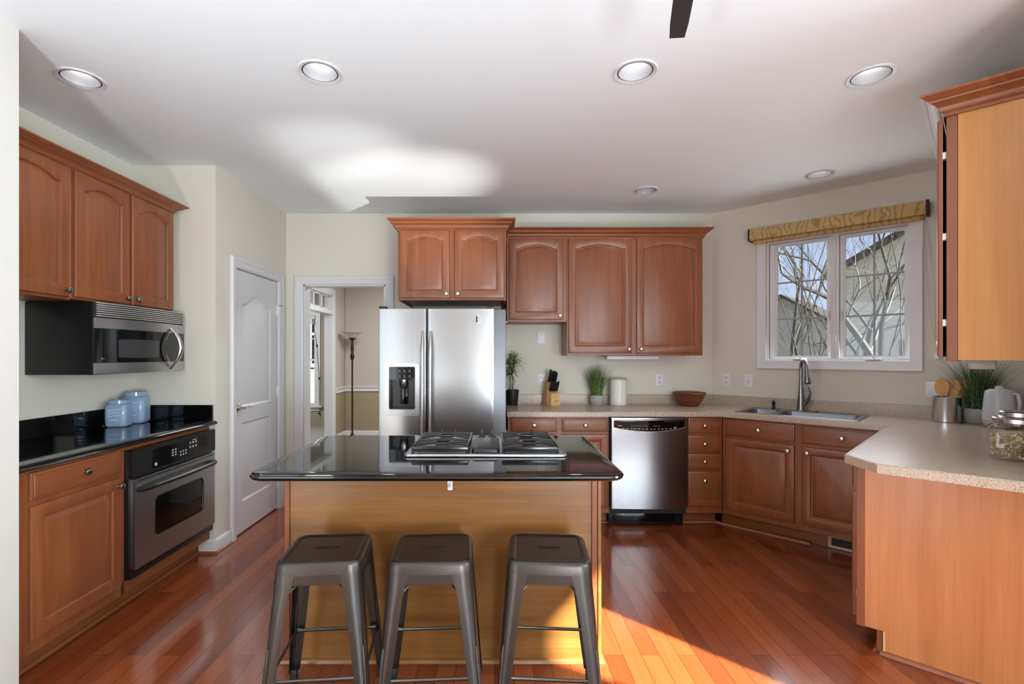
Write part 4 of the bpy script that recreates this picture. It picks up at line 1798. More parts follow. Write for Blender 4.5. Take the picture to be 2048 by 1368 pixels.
xs = [0.768 + (1.085 - 0.768) * i / 16 for i in range(17)]
top = [(x, mwy(x, 0.001), wz(1)(x)) for x in xs]
bot = [(x, mwy(x, 0.001), wz(-1)(x)) for x in xs]
bm_._add(bot + top, [(i, i + 1, 18 + i, 17 + i) for i in range(16)])
bm_.build('door_window', 'grey_glass', md)
pts = [(1.20, mwy(1.20, 0.000), 1.5075 - 0.185 * i / 14) for i in range(15)]
b = MB()
b.tube([(1.19 - 0.045 * math.sin(PI * i / 14), mwy(1.19, 0.0005), 1.5065 - 0.183 * i / 14) for i in range(15)], 0.0025, 5)
b.build('door_seam', 'bright_steel', md)
marks(md, [(0.665, 1.345, 0.010, 0.010), (0.685, 1.345, 0.020, 0.004)], mwy(0.67, 0.0012), material='mark_dim')
cpm = bowed('control_panel', 'black_gloss', mw, 1.2355, 1.384, 1.3225, 1.5075, -0.007, 0.034, thick=0.010, n=6, span=SP)
it_ = []
for j in range(7):
    for k in range(3):
        it_.append((1.29 + k * 0.028, 1.485 - j * 0.022, 0.012, 0.006))
b = MB()
for (x, z, w_2, h_2) in it_:
    y_ = mwy(x, 0.0012)
    b.box(x - w_2 / 2, x + w_2 / 2, y_ - 0.0008, y_, z - h_2 / 2, z + h_2 / 2)
b.build('printed_marks', 'mark_dim', cpm, smooth=0)
b = MB()
pts = []
for i in range(21):
    u = i / 20
    pts.append((1.205, -0.016 - 0.085 * math.sin(PI * u) ** 0.8, 1.552 - u * 0.285))
b.tube(pts, [0.009 + 0.004 * math.sin(PI * i / 20) for i in range(21)], 12, flat=(1.2, 0.8))
b.build('handle', 'bright_steel', md)

# ---- gas cooktop on the island
ck = thing('cooktop', 'stainless gas cooktop with black iron grates and a centre vent let into the island top', 'cooktop')
b = MB()
TX0, TX1, TY0, TY1 = -0.401, 0.321, 2.180, 2.705
ls = []
for (i, z) in ((0.003, 0.9148), (0.0, 0.918), (0.0, 0.922), (0.003, 0.9265), (0.010, 0.928), (0.020, 0.927), (0.026, 0.9225)):
    ls.append([(x, y, z) for x, y in rrect(TX0 + i, TX1 - i, TY0 + i, TY1 - i, max(0.022 - i * 0.4, 0.006), 5)])
b.loops(ls)
b.build('tray', 'steel', ck)
b = MB()
ls = []
for (i, z) in ((0, 0.923), (0.0, 0.934), (0.004, 0.942), (0.014, 0.945)):
    ls.append([(x, y, z) for x, y in rrect(-0.104 + i, 0.024 - i, 2.225 + i, 2.535 - i, 0.022, 5)])
b.loops(ls)
b.build('centre_vent_cover', 'black', ck)


def grate(x0, x1, y0, y1, mir):
    b = MB()
    r = 0.006
    zt = 0.956
    # frame with a deep front apron
    for (xa, xb, ya, yb, zl) in ((x0, x1, y0, y0 + 0.012, 0.933), (x0, x1, y1 - 0.012, y1, 0.944), (x0, x0 + 0.010, y0, y1, 0.944), (x1 - 0.010, x1, y0, y1, 0.944),
                                 (x0, x1, (y0 + y1) / 2 - 0.006, (y0 + y1) / 2 + 0.006, 0.946)):
        b.box(xa, xb, ya, yb, zl, zt, 0.004)
    for fx_ in (x0 + 0.006, x1 - 0.006):
        for fy_ in (y0 + 0.006, y1 - 0.006, (y0 + y1) / 2):
            b.tube([(fx_, fy_, 0.924), (fx_, fy_, 0.945)], 0.006, 8)
    xc = (x0 + x1) / 2
    for yc in (y0 + (y1 - y0) * 0.27, y0 + (y1 - y0) * 0.75):
        hx_ = 0.048
        hexa = [(xc + hx_, yc, zt + 0.001), (xc + hx_ * 0.55, yc + 0.036, zt), (xc - hx_ * 0.55, yc + 0.036, zt), (xc - hx_, yc, zt + 0.001),
                (xc - hx_ * 0.55, yc - 0.036, zt), (xc + hx_ * 0.55, yc - 0.036, zt)]
        b.tube(hexa, 0.0045, 6, closed=True)
        for (sx, dy) in ((1, 0.035), (-1, 0.035), (1, -0.035), (-1, -0.035), (1, 0.0), (-1, 0.0)):
            xe = x1 - 0.006 if sx > 0 else x0 + 0.006
            xi = xc + sx * (hx_ * (0.6 if dy else 1.0))
            b.tube([(xe, yc + dy * 1.5, zt - 0.005), (xe - sx * 0.03, yc + dy * 1.45, zt - 0.001), (xi + sx * 0.012, yc + dy, zt + 0.003), (xi, yc + dy * 0.9, zt)],
                   [0.0055, 0.0055, 0.0048, 0.004], 6)
    for xx in (xc - 0.035, xc + 0.035):
        b.tube([(xx, y1 - 0.006, zt - 0.004), (xx, y1 - 0.006, zt + 0.014)], [0.006, 0.004], 6)
    return b.build('grate', 'iron', ck, smooth=40)


def burner(x, y, r):
    b = MB()
    b.lathe([(0, 0.924), (r + 0.014, 0.924), (r + 0.012, 0.929), (r, 0.932), (r, 0.939), (0.75 * r, 0.943), (0, 0.944)], 24, T=T3(x, y, 0))
    return b.build('burner', 'iron', ck)


for (x0, x1) in ((-0.372, -0.117), (0.034, 0.287)):
    grate(x0, x1, 2.212, 2.632, 1)
    burner((x0 + x1) / 2, 2.212 + 0.42 * 0.27, 0.034)
    burner((x0 + x1) / 2, 2.212 + 0.42 * 0.75, 0.040)
for x in (-0.066, -0.012):
    for y in (2.585, 2.635):
        b = MB()
        b.lathe([(0, 0.922), (0.021, 0.922), (0.021, 0.929), (0.016, 0.934), (0.014, 0.944), (0.012, 0.947), (0, 0.947)], 20, T=T3(x, y, 0))
        b.box(x - 0.0045, x + 0.0045, y - 0.014, y + 0.014, 0.944, 0.966, 0.0025)
        b.build('knob', 'black', ck)

# ================================================================== bar stools
st = thing('bar_stool', '', 'stool', (0, 0, 0), group='metal bar stools along the island')
b = MB()
hs = 0.152
slot = rrect(-0.046, 0.046, -0.0085, 0.0085, 0.008, 4)
zs = 0.622


def rr3(h, r, z):
    return [(x, y, z) for x, y in rrect(-h, h, -h, h, r, 6)]


b.prism(rrect(-hs + 0.032, hs - 0.032, -hs + 0.032, hs - 0.032, 0.020, 6), zs - 0.0045, zs - 0.003, [slot])
b.loops([rr3(hs - 0.0315, 0.020, zs - 0.003), rr3(hs - 0.027, 0.024, zs - 0.0005), rr3(hs - 0.018, 0.032, zs + 0.0015), rr3(hs - 0.010, 0.040, zs), rr3(hs - 0.003, 0.046, zs - 0.006),
         rr3(hs, 0.048, zs - 0.014), rr3(hs + 0.003, 0.048, zs - 0.042), rr3(hs + 0.0015, 0.048, zs - 0.042), rr3(hs - 0.006, 0.045, zs - 0.015), rr3(hs - 0.030, 0.02, zs - 0.006)],
        cap0=False, cap1=False)
seat = b.build('seat', 'seat_metal', st, smooth=40)
b = MB()
b.sweep(slot, [(-0.0015, zs - 0.010), (0.0025, zs - 0.003), (0.0025, zs - 0.0015), (-0.0015, zs - 0.0025)], closed=True)
b.build('slot_rim', 'seat_metal', seat)
b = MB()
for k in range(4):
    T = Matrix.Rotation(k * PI / 2, 4, 'Z')
    b.box(-0.092, 0.092, -hs - 0.0015, -hs + 0.001, 0.545, 0.588, T=T)
    b.box(-0.092, -0.0905, -hs - 0.0035, -hs + 0.0, 0.545, 0.588, T=T)
    b.box(0.0905, 0.092, -hs - 0.0035, -hs + 0.0, 0.545, 0.588, T=T)
    b.tube([(-0.100, -hs + 0.002, 0.515), (-0.060, -hs + 0.030, 0.550), (-0.03, -hs + 0.055, 0.572)], 0.003, 5, T=T)
    b.tube([(0.100, -hs + 0.002, 0.515), (0.060, -hs + 0.030, 0.550), (0.03, -hs + 0.055, 0.572)], 0.003, 5, T=T)
b.build('apron', 'gunmetal', st)


def leg_mesh():
    """tapered pressed-steel leg, open towards the middle of the stool; corner at -x -y"""
    b = MB()
    ls = []
    for (z, off, w, r) in ((0.583, 0.1545, 0.078, 0.048), (0.545, 0.157, 0.070, 0.047), (0.50, 0.160, 0.062, 0.044), (0.40, 0.168, 0.056, 0.038), (0.28, 0.177, 0.050, 0.032),
                           (0.15, 0.187, 0.043, 0.026), (0.035, 0.196, 0.036, 0.022)):
        t = 0.0025
        out = [(-off + w, -off)]
        inn = [(-off + w, -off + t)]
        for i in range(9):
            a = -PI / 2 - PI / 2 * i / 8
            out.append((-off + r + r * math.cos(a), -off + r + r * math.sin(a)))
            inn.append((-off + r + (r - t) * math.cos(a), -off + r + (r - t) * math.sin(a)))
        out.append((-off, -off + w))
        inn.append((-off + t, -off + w))
        ls.append([(x, y, z) for x, y in out + inn[::-1]])
    b.loops(ls)
    # pressed rib running up the outer corner
    pts = []
    for i in range(9):
        z = 0.06 + 0.27 * i / 8
        u = (0.583 - z) / 0.548
        off = 0.1545 + 0.0415 * u
        r = 0.048 - 0.026 * u
        c = -off + r - (r + 0.0) * S45
        pts.append((c, c, z))
    b.tube(pts, [0.003] + [0.0065] * 7 + [0.003], 8)
    return b.build('leg', 'gunmetal', st, smooth=50)


lg = leg_mesh()
ft = MB()
ft.box(-0.1935, -0.165, -0.1935, -0.165, 0.001, 0.05, 0.006)
ft = ft.build('foot_cap', 'black_soft', lg)
for k in range(1, 4):
    l2 = inst(lg, st, rot=(0, 0, k * PI / 2))
    inst(ft, l2)
br_ = MB()
br_.tube([(-0.166, -0.166, 0.215), (-0.150, -0.166, 0.215), (-0.140, -0.166, 0.215), (0.140, -0.166, 0.215), (0.150, -0.166, 0.215), (0.166, -0.166, 0.215)],
         [0.010, 0.010, 0.0065, 0.0065, 0.010, 0.010], 10, flat=(0.8, 1.0))
br0 = br_.build('crossbar', 'gunmetal', st)
for k in range(1, 4):
    inst(br0, st, rot=(0, 0, k * PI / 2))
STOOLS = [(-0.647, 1.915, 5, 'dark metal bar stool nearest the pantry door, in front of the honey panel'),
          (-0.238, 1.917, 3, 'middle one of three dark metal bar stools at the island'),
          (0.206, 1.917, -4, 'dark metal bar stool standing beside the sunlit patch of floor')]
for i, (x, y, a, l) in enumerate(STOOLS):
    t = st if i == 0 else copy_tree(st)
    t.location = (x, y, 0)
    t.rotation_euler = (0, 0, math.radians(a))
    t['label'] = l

# ================================================================== sink and tap
sk = thing('sink', 'stainless drop-in sink with a small and a large bowl under the window', 'sink', (PW0.x, PW0.y, 0), -PI / 4)
# frame: x along the wall = u - uw, y = v - vw
UW = (PW0.x - PW0.y) / R2
VW = WSUM / R2
X = lambda u: u - UW
Y = lambda v: v - VW
bowls = [(-1.398, -1.185), (-1.150, -0.662)]
bv0, bv1 = 4.135, 4.480
b = MB()
b.prism(rrect(X(U0), X(U1), Y(V0), Y(V1), 0.03, 5), 0.9145, 0.918, [rrect(X(a), X(c), Y(bv0), Y(bv1), 0.05, 6) for a, c in bowls])
b.sweep(rrect(X(U0), X(U1), Y(V0), Y(V1), 0.03, 5), [(-0.008, 0.918), (-0.004, 0.920), (0.0, 0.918), (0.001, 0.9145), (-0.008, 0.9145)], closed=True)
b.build('rim', 'sink_steel', sk)
for (a, c) in bowls:
    b = MB()
    ls = []
    for (i, z, r) in ((0.0, 0.917, 0.05), (0.004, 0.910, 0.048), (0.012, 0.80, 0.05), (0.030, 0.745, 0.05), (0.055, 0.738, 0.03)):
        ls.append([(x, y, z) for x, y in rrect(X(a) + i, X(c) - i, Y(bv0) + i, Y(bv1) - i, r, 6)])
    b.loops(ls, cap0=False)
    bmesh.ops.reverse_faces(b.bm, faces=b.bm.faces)
    bw = b.build('bowl', 'sink_steel', sk)
    b = MB()
    b.lathe([(0, 0.7385), (0.036, 0.7385), (0.040, 0.742), (0.030, 0.741), (0, 0.740)], 20, T=T3((X(a) + X(c)) / 2, (Y(bv0) + Y(bv1)) / 2, 0))
    b.build('drain', 'dark_nickel', bw)
b = MB()
b.lathe([(0, 0.918), (0.014, 0.918), (0.013, 0.923), (0, 0.924)], 16, T=T3(X(-0.955), Y(4.530), 0))
b.build('hole_cover', 'black', sk)

fc = thing('faucet', 'tall brushed gooseneck pull-down tap with a leaf-shaped lever behind the sink', 'faucet', (2.452, 3.960, 0))
b = MB()
b.lathe([(0, 0.9185), (0.036, 0.9185), (0.036, 0.922), (0.029, 0.927), (0.027, 0.96), (0.0245, 1.02), (0.020, 1.08), (0.0165, 1.12), (0.0155, 1.16), (0, 1.16)], 24)
body = b.build('body', 'dark_nickel', fc)
dx, dy = -0.29, -0.957
b = MB()
pts, rad = [], []
for i in range(5):
    pts.append((0, 0, 1.15 + 0.10 * i / 5))
    rad.append(0.0135)
Rn = 0.072
for i in range(17):
    a = PI - (PI * 0.94) * i / 16
    d = Rn + Rn * math.cos(a)
    pts.append((dx * d, dy * d, 1.25 + 0.078 * math.sin(a)))
    rad.append(0.0135)
e = pts[-1]
for k in range(1, 3):
    pts.append((e[0] + dx * 0.005 * k, e[1] + dy * 0.005 * k, e[2] - 0.02 * k))
    rad.append(0.0140)
b.tube(pts, rad, 16)
b.build('gooseneck', 'dark_nickel', fc)
e = pts[-1]
b = MB()
b.tube([e, (e[0] + dx * 0.006, e[1] + dy * 0.006, e[2] - 0.03), (e[0] + dx * 0.014, e[1] + dy * 0.014, e[2] - 0.07), (e[0] + dx * 0.017, e[1] + dy * 0.017, e[2] - 0.078)],
       [0.0145, 0.019, 0.0235, 0.022], 18)
b.build('spray_head', 'dark_nickel', fc)
b = MB()
q = [(0.010, -0.006, 0.968), (0.028, -0.020, 0.990), (0.044, -0.031, 1.020), (0.052, -0.037, 1.055), (0.047, -0.034, 1.090), (0.038, -0.028, 1.118)]
b.tube(q, [0.020, 0.019, 0.016, 0.012, 0.008, 0.003], 12, flat=(1.0, 0.75))
b.build('lever', 'dark_nickel', fc)

sp_ = thing('soap_dispenser', 'small bronze soap pump standing on the sink rim beside the tap', 'soap dispenser', (2.318, 4.112, 0))
b = MB()
b.lathe([(0, 0.9185), (0.017, 0.9185), (0.015, 0.925), (0.011, 0.935), (0.012, 0.955), (0.017, 0.965), (0.014, 0.975), (0.009, 0.980), (0.008, 0.988), (0, 0.990)], 18)
b.build('body', 'bronze', sp_)
b = MB()
b.tube([(0, 0, 0.984), (-0.010, -0.022, 0.988), (-0.016, -0.036, 0.980)], [0.007, 0.006, 0.004], 8)
b.build('spout', 'bronze', sp_)
# ================================================================== wall plates
def plate(label, origin, rz, x, z, kind='outlet', w=0.070, group=None):
    t = thing('wall_outlet' if kind == 'outlet' else 'light_switch', label, 'outlet' if kind == 'outlet' else 'switch', origin, rz)
    b = MB()
    b.box(x - w / 2, x + w / 2, -0.006, -0.0005, z - 0.057, z + 0.057, 0.0025)
    b.build('cover_plate', 'white_plate', t)
    if kind == 'outlet':
        for s in (-1, 1):
            b = MB()
            b.prism(rrect(x - 0.017, x + 0.017, z + s * 0.021 - 0.013, z + s * 0.021 + 0.013, 0.009, 4), 0.0058, 0.0078, T=UP)
            so = b.build('socket', 'white', t)
            marks(so, [(x - 0.006, z + s * 0.021 + 0.003, 0.002, 0.008), (x + 0.006, z + s * 0.021 + 0.003, 0.002, 0.008), (x, z + s * 0.021 - 0.006, 0.004, 0.004)],
                  -0.0077, 'slots', 'black_soft')
    elif kind == 'switch':
        b = MB()
        b.box(x - 0.006, x + 0.006, -0.013, -0.005, z - 0.010, z + 0.012, 0.002)
        b.build('toggle', 'white', t)
        marks(t, [(x, z + 0.030, 0.005, 0.005), (x, z - 0.030, 0.005, 0.005), (x, z - 0.002, 0.012, 0.024)], -0.0055, 'screws', 'mark_dim')
    return t


B0 = (0, BACK, 0)
W0 = (PW0.x, PW0.y, 0)
plate('white duplex outlet high on the back wall under the short wall cabinet', B0, 0, 0.429, 1.527)
plate('white duplex outlet partly hidden behind the knife block', B0, 0, 0.432, 1.134)
plate('white duplex outlet on the back wall between the canister and the wooden bowl', B0, 0, 1.521, 1.134)
plate('white duplex outlet on the slanted wall left of the toggle switch', W0, -PI / 4, 0.124, 1.139)
plate('white toggle switch on the slanted wall below the window', W0, -PI / 4, 0.310, 1.136, 'switch')
plate('wide white double plate on the wall behind the utensil crock', W0, -PI / 4, 1.545, 1.120, 'blank', 0.118)

# lights under the wall cabinets
ul = thing('under_cabinet_light', 'slim white strip light under the tall wall cabinet pair on the back wall', 'light', (0, 4.33, 0))
b = MB()
b.box(0.975, 1.425, -0.04, 0.04, 1.326, 1.3595, 0.006)
b.build('housing', 'white', ul)
ur = thing('under_cabinet_light', 'white strip light box under the amber end cabinet', 'light', (P.x, P.y, 0), -3 * PI / 4)
b = MB()
b.box(-0.86, -0.45, 0.055, 0.150, 1.298, 1.3435, 0.008)
b.build('housing', 'white', ur)

# ================================================================== things on the worktops
CT = 0.9145


def blades(b, n, r0, h0, h1, lean, w, seed, droop=0.3, z0=0.0, thick=0.0006):
    g = random.Random(seed)
    for _ in range(n):
        a = g.uniform(0, 2 * PI)
        rr = r0 * math.sqrt(g.random())
        h = g.uniform(h0, h1)
        ln = g.gauss(0, 1) * 0.35 + 0.55
        ln = max(0.05, min(1.25, ln)) * lean * (0.4 + 0.9 * rr / r0)
        px, py = rr * math.cos(a), rr * math.sin(a)
        a2 = a + g.uniform(-0.6, 0.6)
        ww = w * g.uniform(0.6, 1.2)
        ca, sa = math.cos(a2 + PI / 2), math.sin(a2 + PI / 2)
        L0 = []
        for k in range(5):
            u = k / 4
            d = ln * h * (u ** 1.7)
            z = z0 + h * (u - droop * ln * u * u * 0.6)
            wk = ww * (1 - u) ** 0.6 if k < 4 else 0.0002
            L0.append(((px + math.cos(a2) * d, py + math.sin(a2) * d, z), wk))
        V = []
        for (p, wk) in L0:
            V.append((p[0] - ca * wk, p[1] - sa * wk, p[2]))
            V.append((p[0] + ca * wk, p[1] + sa * wk, p[2] + wk * 0.25))
        b._add(V, [(2 * k, 2 * k + 1, 2 * k + 3, 2 * k + 2) for k in range(4)])


def zigzag_pot(r0, r1, h, name='pot', parent=None, wav=True):
    b = MB()
    b.lathe([(0, 0), (r0 * 0.9, 0), (r0, 0.006), (r1, h * 0.45), (r1, h * 0.75), (r1 * 0.94, h), (r1 * 0.86, h), (r1 * 0.84, h * 0.8), (0, h * 0.8)], 36)
    p = b.build(name, 'concrete', parent)
    if wav:
        b = MB()
        for q in range(3):
            pts = []
            for i in range(72):
                a = 2 * PI * i / 72
                z = h * (0.28 + 0.2 * q) + 0.0045 * (1 if i % 6 < 3 else -1) * (1 - abs((i % 3) - 1) * 0.0)
                z = h * (0.28 + 0.2 * q) + 0.005 * math.sin(a * 12)
                rr = r1 * (1.0 if q else 0.965) + 0.0005
                pts.append((rr * math.cos(a), rr * math.sin(a), z))
            b.tube(pts, 0.0016, 4, closed=True)
        b.build('wave_relief', 'concrete', p)
    return p


# striped dracaena in a black pot
pl = thing('potted_plant', 'spiky striped leaf plant in a small black pot beside the refrigerator', 'plant', (0.162, 4.475, CT))
b = MB()
b.lathe([(0, 0), (0.045, 0), (0.047, 0.004), (0.060, 0.132), (0.0605, 0.137), (0.056, 0.137), (0.053, 0.12), (0, 0.12)], 32)
b.build('pot', 'pot_black', pl)
b = MB()
b.lathe([(0, 0.120), (0.052, 0.120), (0.05, 0.130), (0.02, 0.134), (0, 0.134)], 20)
b.build('soil', 'soil', pl)
b = MB()
b.tube([(0.0, 0, 0.12), (0.005, 0, 0.20), (-0.003, 0.0, 0.29), (0.006, 0.0, 0.38)], [0.007, 0.006, 0.005, 0.004], 8)
b.tube([(-0.012, 0.005, 0.12), (-0.016, 0, 0.22), (-0.013, 0, 0.27)], [0.005, 0.004, 0.004], 8)
b.build('stem', 'stem', pl)
b = MB()
g = random.Random(5)
for (cx, cy, cz_, n, L) in ((0.004, 0, 0.40, 30, 0.175), (-0.004, 0, 0.33, 30, 0.185), (-0.012, 0, 0.27, 26, 0.165), (0.01, 0, 0.37, 20, 0.155)):
    for k in range(n):
        a = g.uniform(0, 2 * PI)
        el = g.uniform(-0.1, 1.25)
        l = L * g.uniform(0.7, 1.08)
        V = []
        dxa, dya = math.cos(a), math.sin(a)
        for j in range(6):
            u = j / 5
            d = l * u * math.cos(el) * 0.95
            z = cz_ + l * u * math.sin(el) - l * 0.62 * u * u * (0.3 + 0.7 * math.cos(el))
            x_ = cx + dxa * d
            y_ = cy + dya * d
            x_ = max(x_, -0.064 - 0.02) if z < 10 else x_
            y_ = min(y_, 0.088)
            w_2 = 0.0080 * (0.5 + 0.5 * math.sin(PI * min(1, u * 1.4))) * (1 - u) ** 0.4 if j < 5 else 0.0002
            V.append((x_ - dya * w_2, y_ + dxa * w_2, z))
            V.append((x_ + dya * w_2, y_ - dxa * w_2, z + w_2 * 0.4))
        b._add(V, [(2 * j, 2 * j + 1, 2 * j + 3, 2 * j + 2) for j in range(5)])
b.build('leaves', 'dracaena', pl)

# grass pots
gp = thing('potted_grass', 'green ornamental grass in a grey wave-patterned pot beside the white canister', 'plant', (0.922, 4.462, CT))
zigzag_pot(0.052, 0.062, 0.088, parent=gp)
b = MB()
blades(b, 420, 0.046, 0.21, 0.32, 0.42, 0.0021, 3, z0=0.065)
blades(b, 40, 0.05, 0.18, 0.26, 0.62, 0.0015, 4, z0=0.065)
for v in b.bm.verts:
    v.co.y = min(v.co.y, 0.086)
b.build('grass_blades', 'grass', gp)
gp2 = thing('potted_grass', 'dark green ornamental grass in a pale pot between the utensil crock and the kettle', 'plant', (3.185, 3.262, CT))
zigzag_pot(0.060, 0.070, 0.098, parent=gp2)
b = MB()
blades(b, 420, 0.052, 0.24, 0.39, 0.55, 0.0022, 13, z0=0.075)
for v in b.bm.verts:
    over = (v.co.x + v.co.y) - 0.125 * R2 * 0.98 + 0.075
    lim = (WSUM - 3.185 - 3.262) - 0.012
    if v.co.x + v.co.y > lim:
        d = (v.co.x + v.co.y - lim) / 2
        v.co.x -= d
        v.co.y -= d
    lim2 = RDIF - (3.185 - 3.262) - 0.012
    if v.co.x - v.co.y > lim2:
        d = (v.co.x - v.co.y - lim2) / 2
        v.co.x -= d
        v.co.y += d
b.build('grass_blades', 'grass2', gp2)

# white canister with a lid
cn = thing('canister', 'tall white stoneware canister with a flat lid on the back worktop', 'canister', (1.113, 4.452, CT))
b = MB()
b.lathe([(0, 0), (0.070, 0), (0.0735, 0.004), (0.0745, 0.02), (0.0745, 0.222), (0.072, 0.228), (0, 0.228)], 40)
b.build('body', 'ceramic_white', cn)
b = MB()
b.lathe([(0, 0.228), (0.0715, 0.228), (0.0715, 0.233), (0.0755, 0.234), (0.0755, 0.241), (0.070, 0.244), (0, 0.245)], 40)
b.build('lid', 'stone_rim', cn)

bw_ = thing('wooden_bowl', 'dark turned wooden bowl near the corner of the back worktop', 'bowl', (1.731, 4.405, CT))
b = MB()
b.lathe([(0, 0), (0.075, 0), (0.080, 0.004), (0.105, 0.035), (0.130, 0.080), (0.142, 0.116), (0.140, 0.121), (0.134, 0.119), (0.122, 0.082), (0.098, 0.040), (0.07, 0.014), (0, 0.012)], 48)
b.build('bowl', 'bowl_wood', bw_)

# knife block; frame: front is -y
KB = (0.522, 4.440, CT)
KR = 0.47
kb = thing('knife_block', 'pale wooden knife block full of black handled knives on the back worktop', 'knife block', KB, KR)
b = MB()
b.prism([(-0.050, 0.0), (0.030, 0.0), (0.030, 0.135), (-0.050, 0.108)], -0.049, 0.049, T=Matrix(((0, 0, 1, 0), (1, 0, 0, 0), (0, 1, 0, 0), (0, 0, 0, 1))))
b.build('steak_knife_holder', 'block_wood', kb)
b = MB()
b.prism([(0.031, 0.0), (0.095, 0.0), (0.045, 0.222), (-0.012, 0.205), (0.031, 0.02)][:4] + [], -0.049, 0.049, T=Matrix(((0, 0, 1, 0), (1, 0, 0, 0), (0, 1, 0, 0), (0, 0, 0, 1))))
b.bm.free()
b = MB()
b.prism([(0.0311, 0.0), (0.100, 0.0), (0.048, 0.215), (-0.005, 0.203), (0.0311, 0.055)], -0.049, 0.049, T=Matrix(((0, 0, 1, 0), (1, 0, 0, 0), (0, 1, 0, 0), (0, 0, 0, 1))))
b.build('block', 'block_dark', kb)
marks(kb, [(0.004, 0.040, 0.040, 0.004), (0.012, 0.046, 0.018, 0.002)], -0.0503, 'printed_mark', 'bronze')


def knife(name, label, lx, ly, lz, L, r, group, lean=0.36):
    T = Matrix.Translation(KB) @ Matrix.Rotation(KR, 4, 'Z')
    p = T @ Vector((lx, ly, lz))
    t = thing(name, label, 'knife', p, KR, group)
    d = Vector((0, -lean, 1)).normalized()
    b = MB()
    b.tube([d * 0.002, d * 0.010, d * (L * 0.5), d * (L * 0.85), d * L], [r * 0.8, r, r * 0.92, r * 1.12, r * 0.6], 8, flat=(0.62, 1.0))
    b.build('handle', 'black', t)
    b = MB()
    b.tube([d * -0.006, d * 0.003], r * 0.7, 6, flat=(0.3, 1.0))
    b.build('bolster', 'dark_nickel', t)
    return t


for i in range(6):
    knife('steak_knife', 'short black handle in the lower front row of the knife block', -0.038 + i * 0.0152, -0.012 - 0.001 * (i % 2), 0.1285, 0.088 + 0.003 * (i % 3), 0.0078,
          'steak knives in the front of the knife block')
knife('kitchen_knife', 'longest black knife handle, at the outer end of the slanted part of the block', -0.030, 0.022, 0.211, 0.118, 0.0115, None)
knife('kitchen_shears', 'thick paired black handle next to the longest knife in the block', -0.012, 0.016, 0.210, 0.098, 0.0105, None)
for (x, y, l) in ((0.008, 0.030, 0.106), (0.024, 0.030, 0.100), (0.040, 0.030, 0.096), (0.015, 0.010, 0.100), (0.033, 0.008, 0.090)):
    knife('kitchen_knife', 'black knife handle clustered in the upper slanted part of the block', x, y, 0.2115 if y > 0.02 else 0.2075, l, 0.0098, 'black knife handles in the upper block')


# blue glazed jars on the black granite
def glazed_jar(label, x, y, s, h, squig):
    t = thing('glazed_jar', label, 'jar', (x, y, CT), math.radians(14))
    b = MB()
    ls = []
    for (f, z, r) in ((0.80, 0.0, 0.3), (0.92, 0.006, 0.35), (0.98, 0.02, 0.38), (1.0, 0.5 * h, 0.40), (0.98, 0.74 * h, 0.42), (0.90, 0.82 * h, 0.5), (0.80, 0.855 * h, 0.7)):
        ls.append([(px, py, z) for px, py in rrect(-s * f, s * f, -s * f, s * f, s * f * r, 6)])
    b.loops(ls)
    b.build('body', 'blue_glaze', t)
    b = MB()
    k = s * 0.92
    b.lathe([(0, 0.850 * h), (k * 0.93, 0.850 * h), (k, 0.87 * h), (k, 0.95 * h), (k * 1.03, 0.955 * h), (k * 1.03, 0.985 * h), (k * 0.95, h), (0, h)], 32)
    b.build('lid', 'blue_glaze', t)
    b = MB()
    for row in range(3):
        pts = []
        for i in range(24):
            u = i / 23
            pts.append((s * (-0.62 + 1.2 * u), -s - 0.0008, h * (0.62 - 0.11 * row + 0.05 * u) + 0.006 * math.sin(i * (1.7 + row * 0.6) + row)))
        b.tube(pts, 0.0016, 4)
    b.tube([(s * (-0.4 + 0.75 * i / 11), -s - 0.0008, h * 0.27 + 0.002 * math.sin(i * 2.5)) for i in range(12)], 0.0022, 4)
    b.build('raised_lettering', 'blue_print', t)
    return t


glazed_jar('smaller of the two blue glazed jars on the black granite, standing in front', -2.378, 3.135, 0.060, 0.168, 1)
glazed_jar('larger blue glazed jar standing behind the smaller one on the black granite', -2.392, 3.302, 0.068, 0.208, 2)

# utensil crock and wooden tools
cr = thing('utensil_crock', 'round polished steel crock holding wooden tools on the right worktop', 'crock', (3.055, 3.345, CT))
b = MB()
b.lathe([(0, 0), (0.072, 0), (0.076, 0.003), (0.076, 0.163), (0.078, 0.167), (0.073, 0.168), (0.071, 0.16), (0.070, 0.01), (0, 0.008)], 40)
b.build('crock', 'chrome', cr)


def tool(name, label, dx_, dy_, tx, ty, h, head, slot_=False, rz=0.0, spoon=False):
    t = thing(name, label, 'spatula', (3.055 + dx_, 3.345 + dy_, CT + 0.02), 0)
    p0 = Vector((0, 0, 0))
    p1 = Vector((tx, ty, h))
    b = MB()
    b.tube([p0, p0.lerp(p1, 0.5), p1], [0.006, 0.006, 0.007], 10)
    b.build('handle', 'spoon_wood', t)
    w, l = head
    T = Matrix.Translation(p1) @ Matrix.Rotation(rz, 4, 'Z') @ Matrix.Rotation(-0.12, 4, 'X')
    b = MB()
    if spoon:
        out = [(w * math.sin(a) * (1.0 if math.cos(a) > 0 else 0.98), l * 0.5 - l * 0.55 * math.cos(a)) for a in [2 * PI * i / 28 for i in range(28)]]
    else:
        out = [(-0.010, -0.01), (0.010, -0.01), (w * 0.8, l * 0.28), (w, l * 0.5), (w, l * 0.96), (w * 0.85, l), (-w * 0.95, l * 0.98), (-w, l * 0.92), (-w, l * 0.5), (-w * 0.8, l * 0.28)]
    holes = [rrect(-0.006, 0.006, l * 0.45, l * 0.85, 0.0055, 4)] if slot_ else []
    b.prism(out, -0.003, 0.003, holes, T=T @ UP)
    b.build('blade', 'spoon_wood', t)
    return t


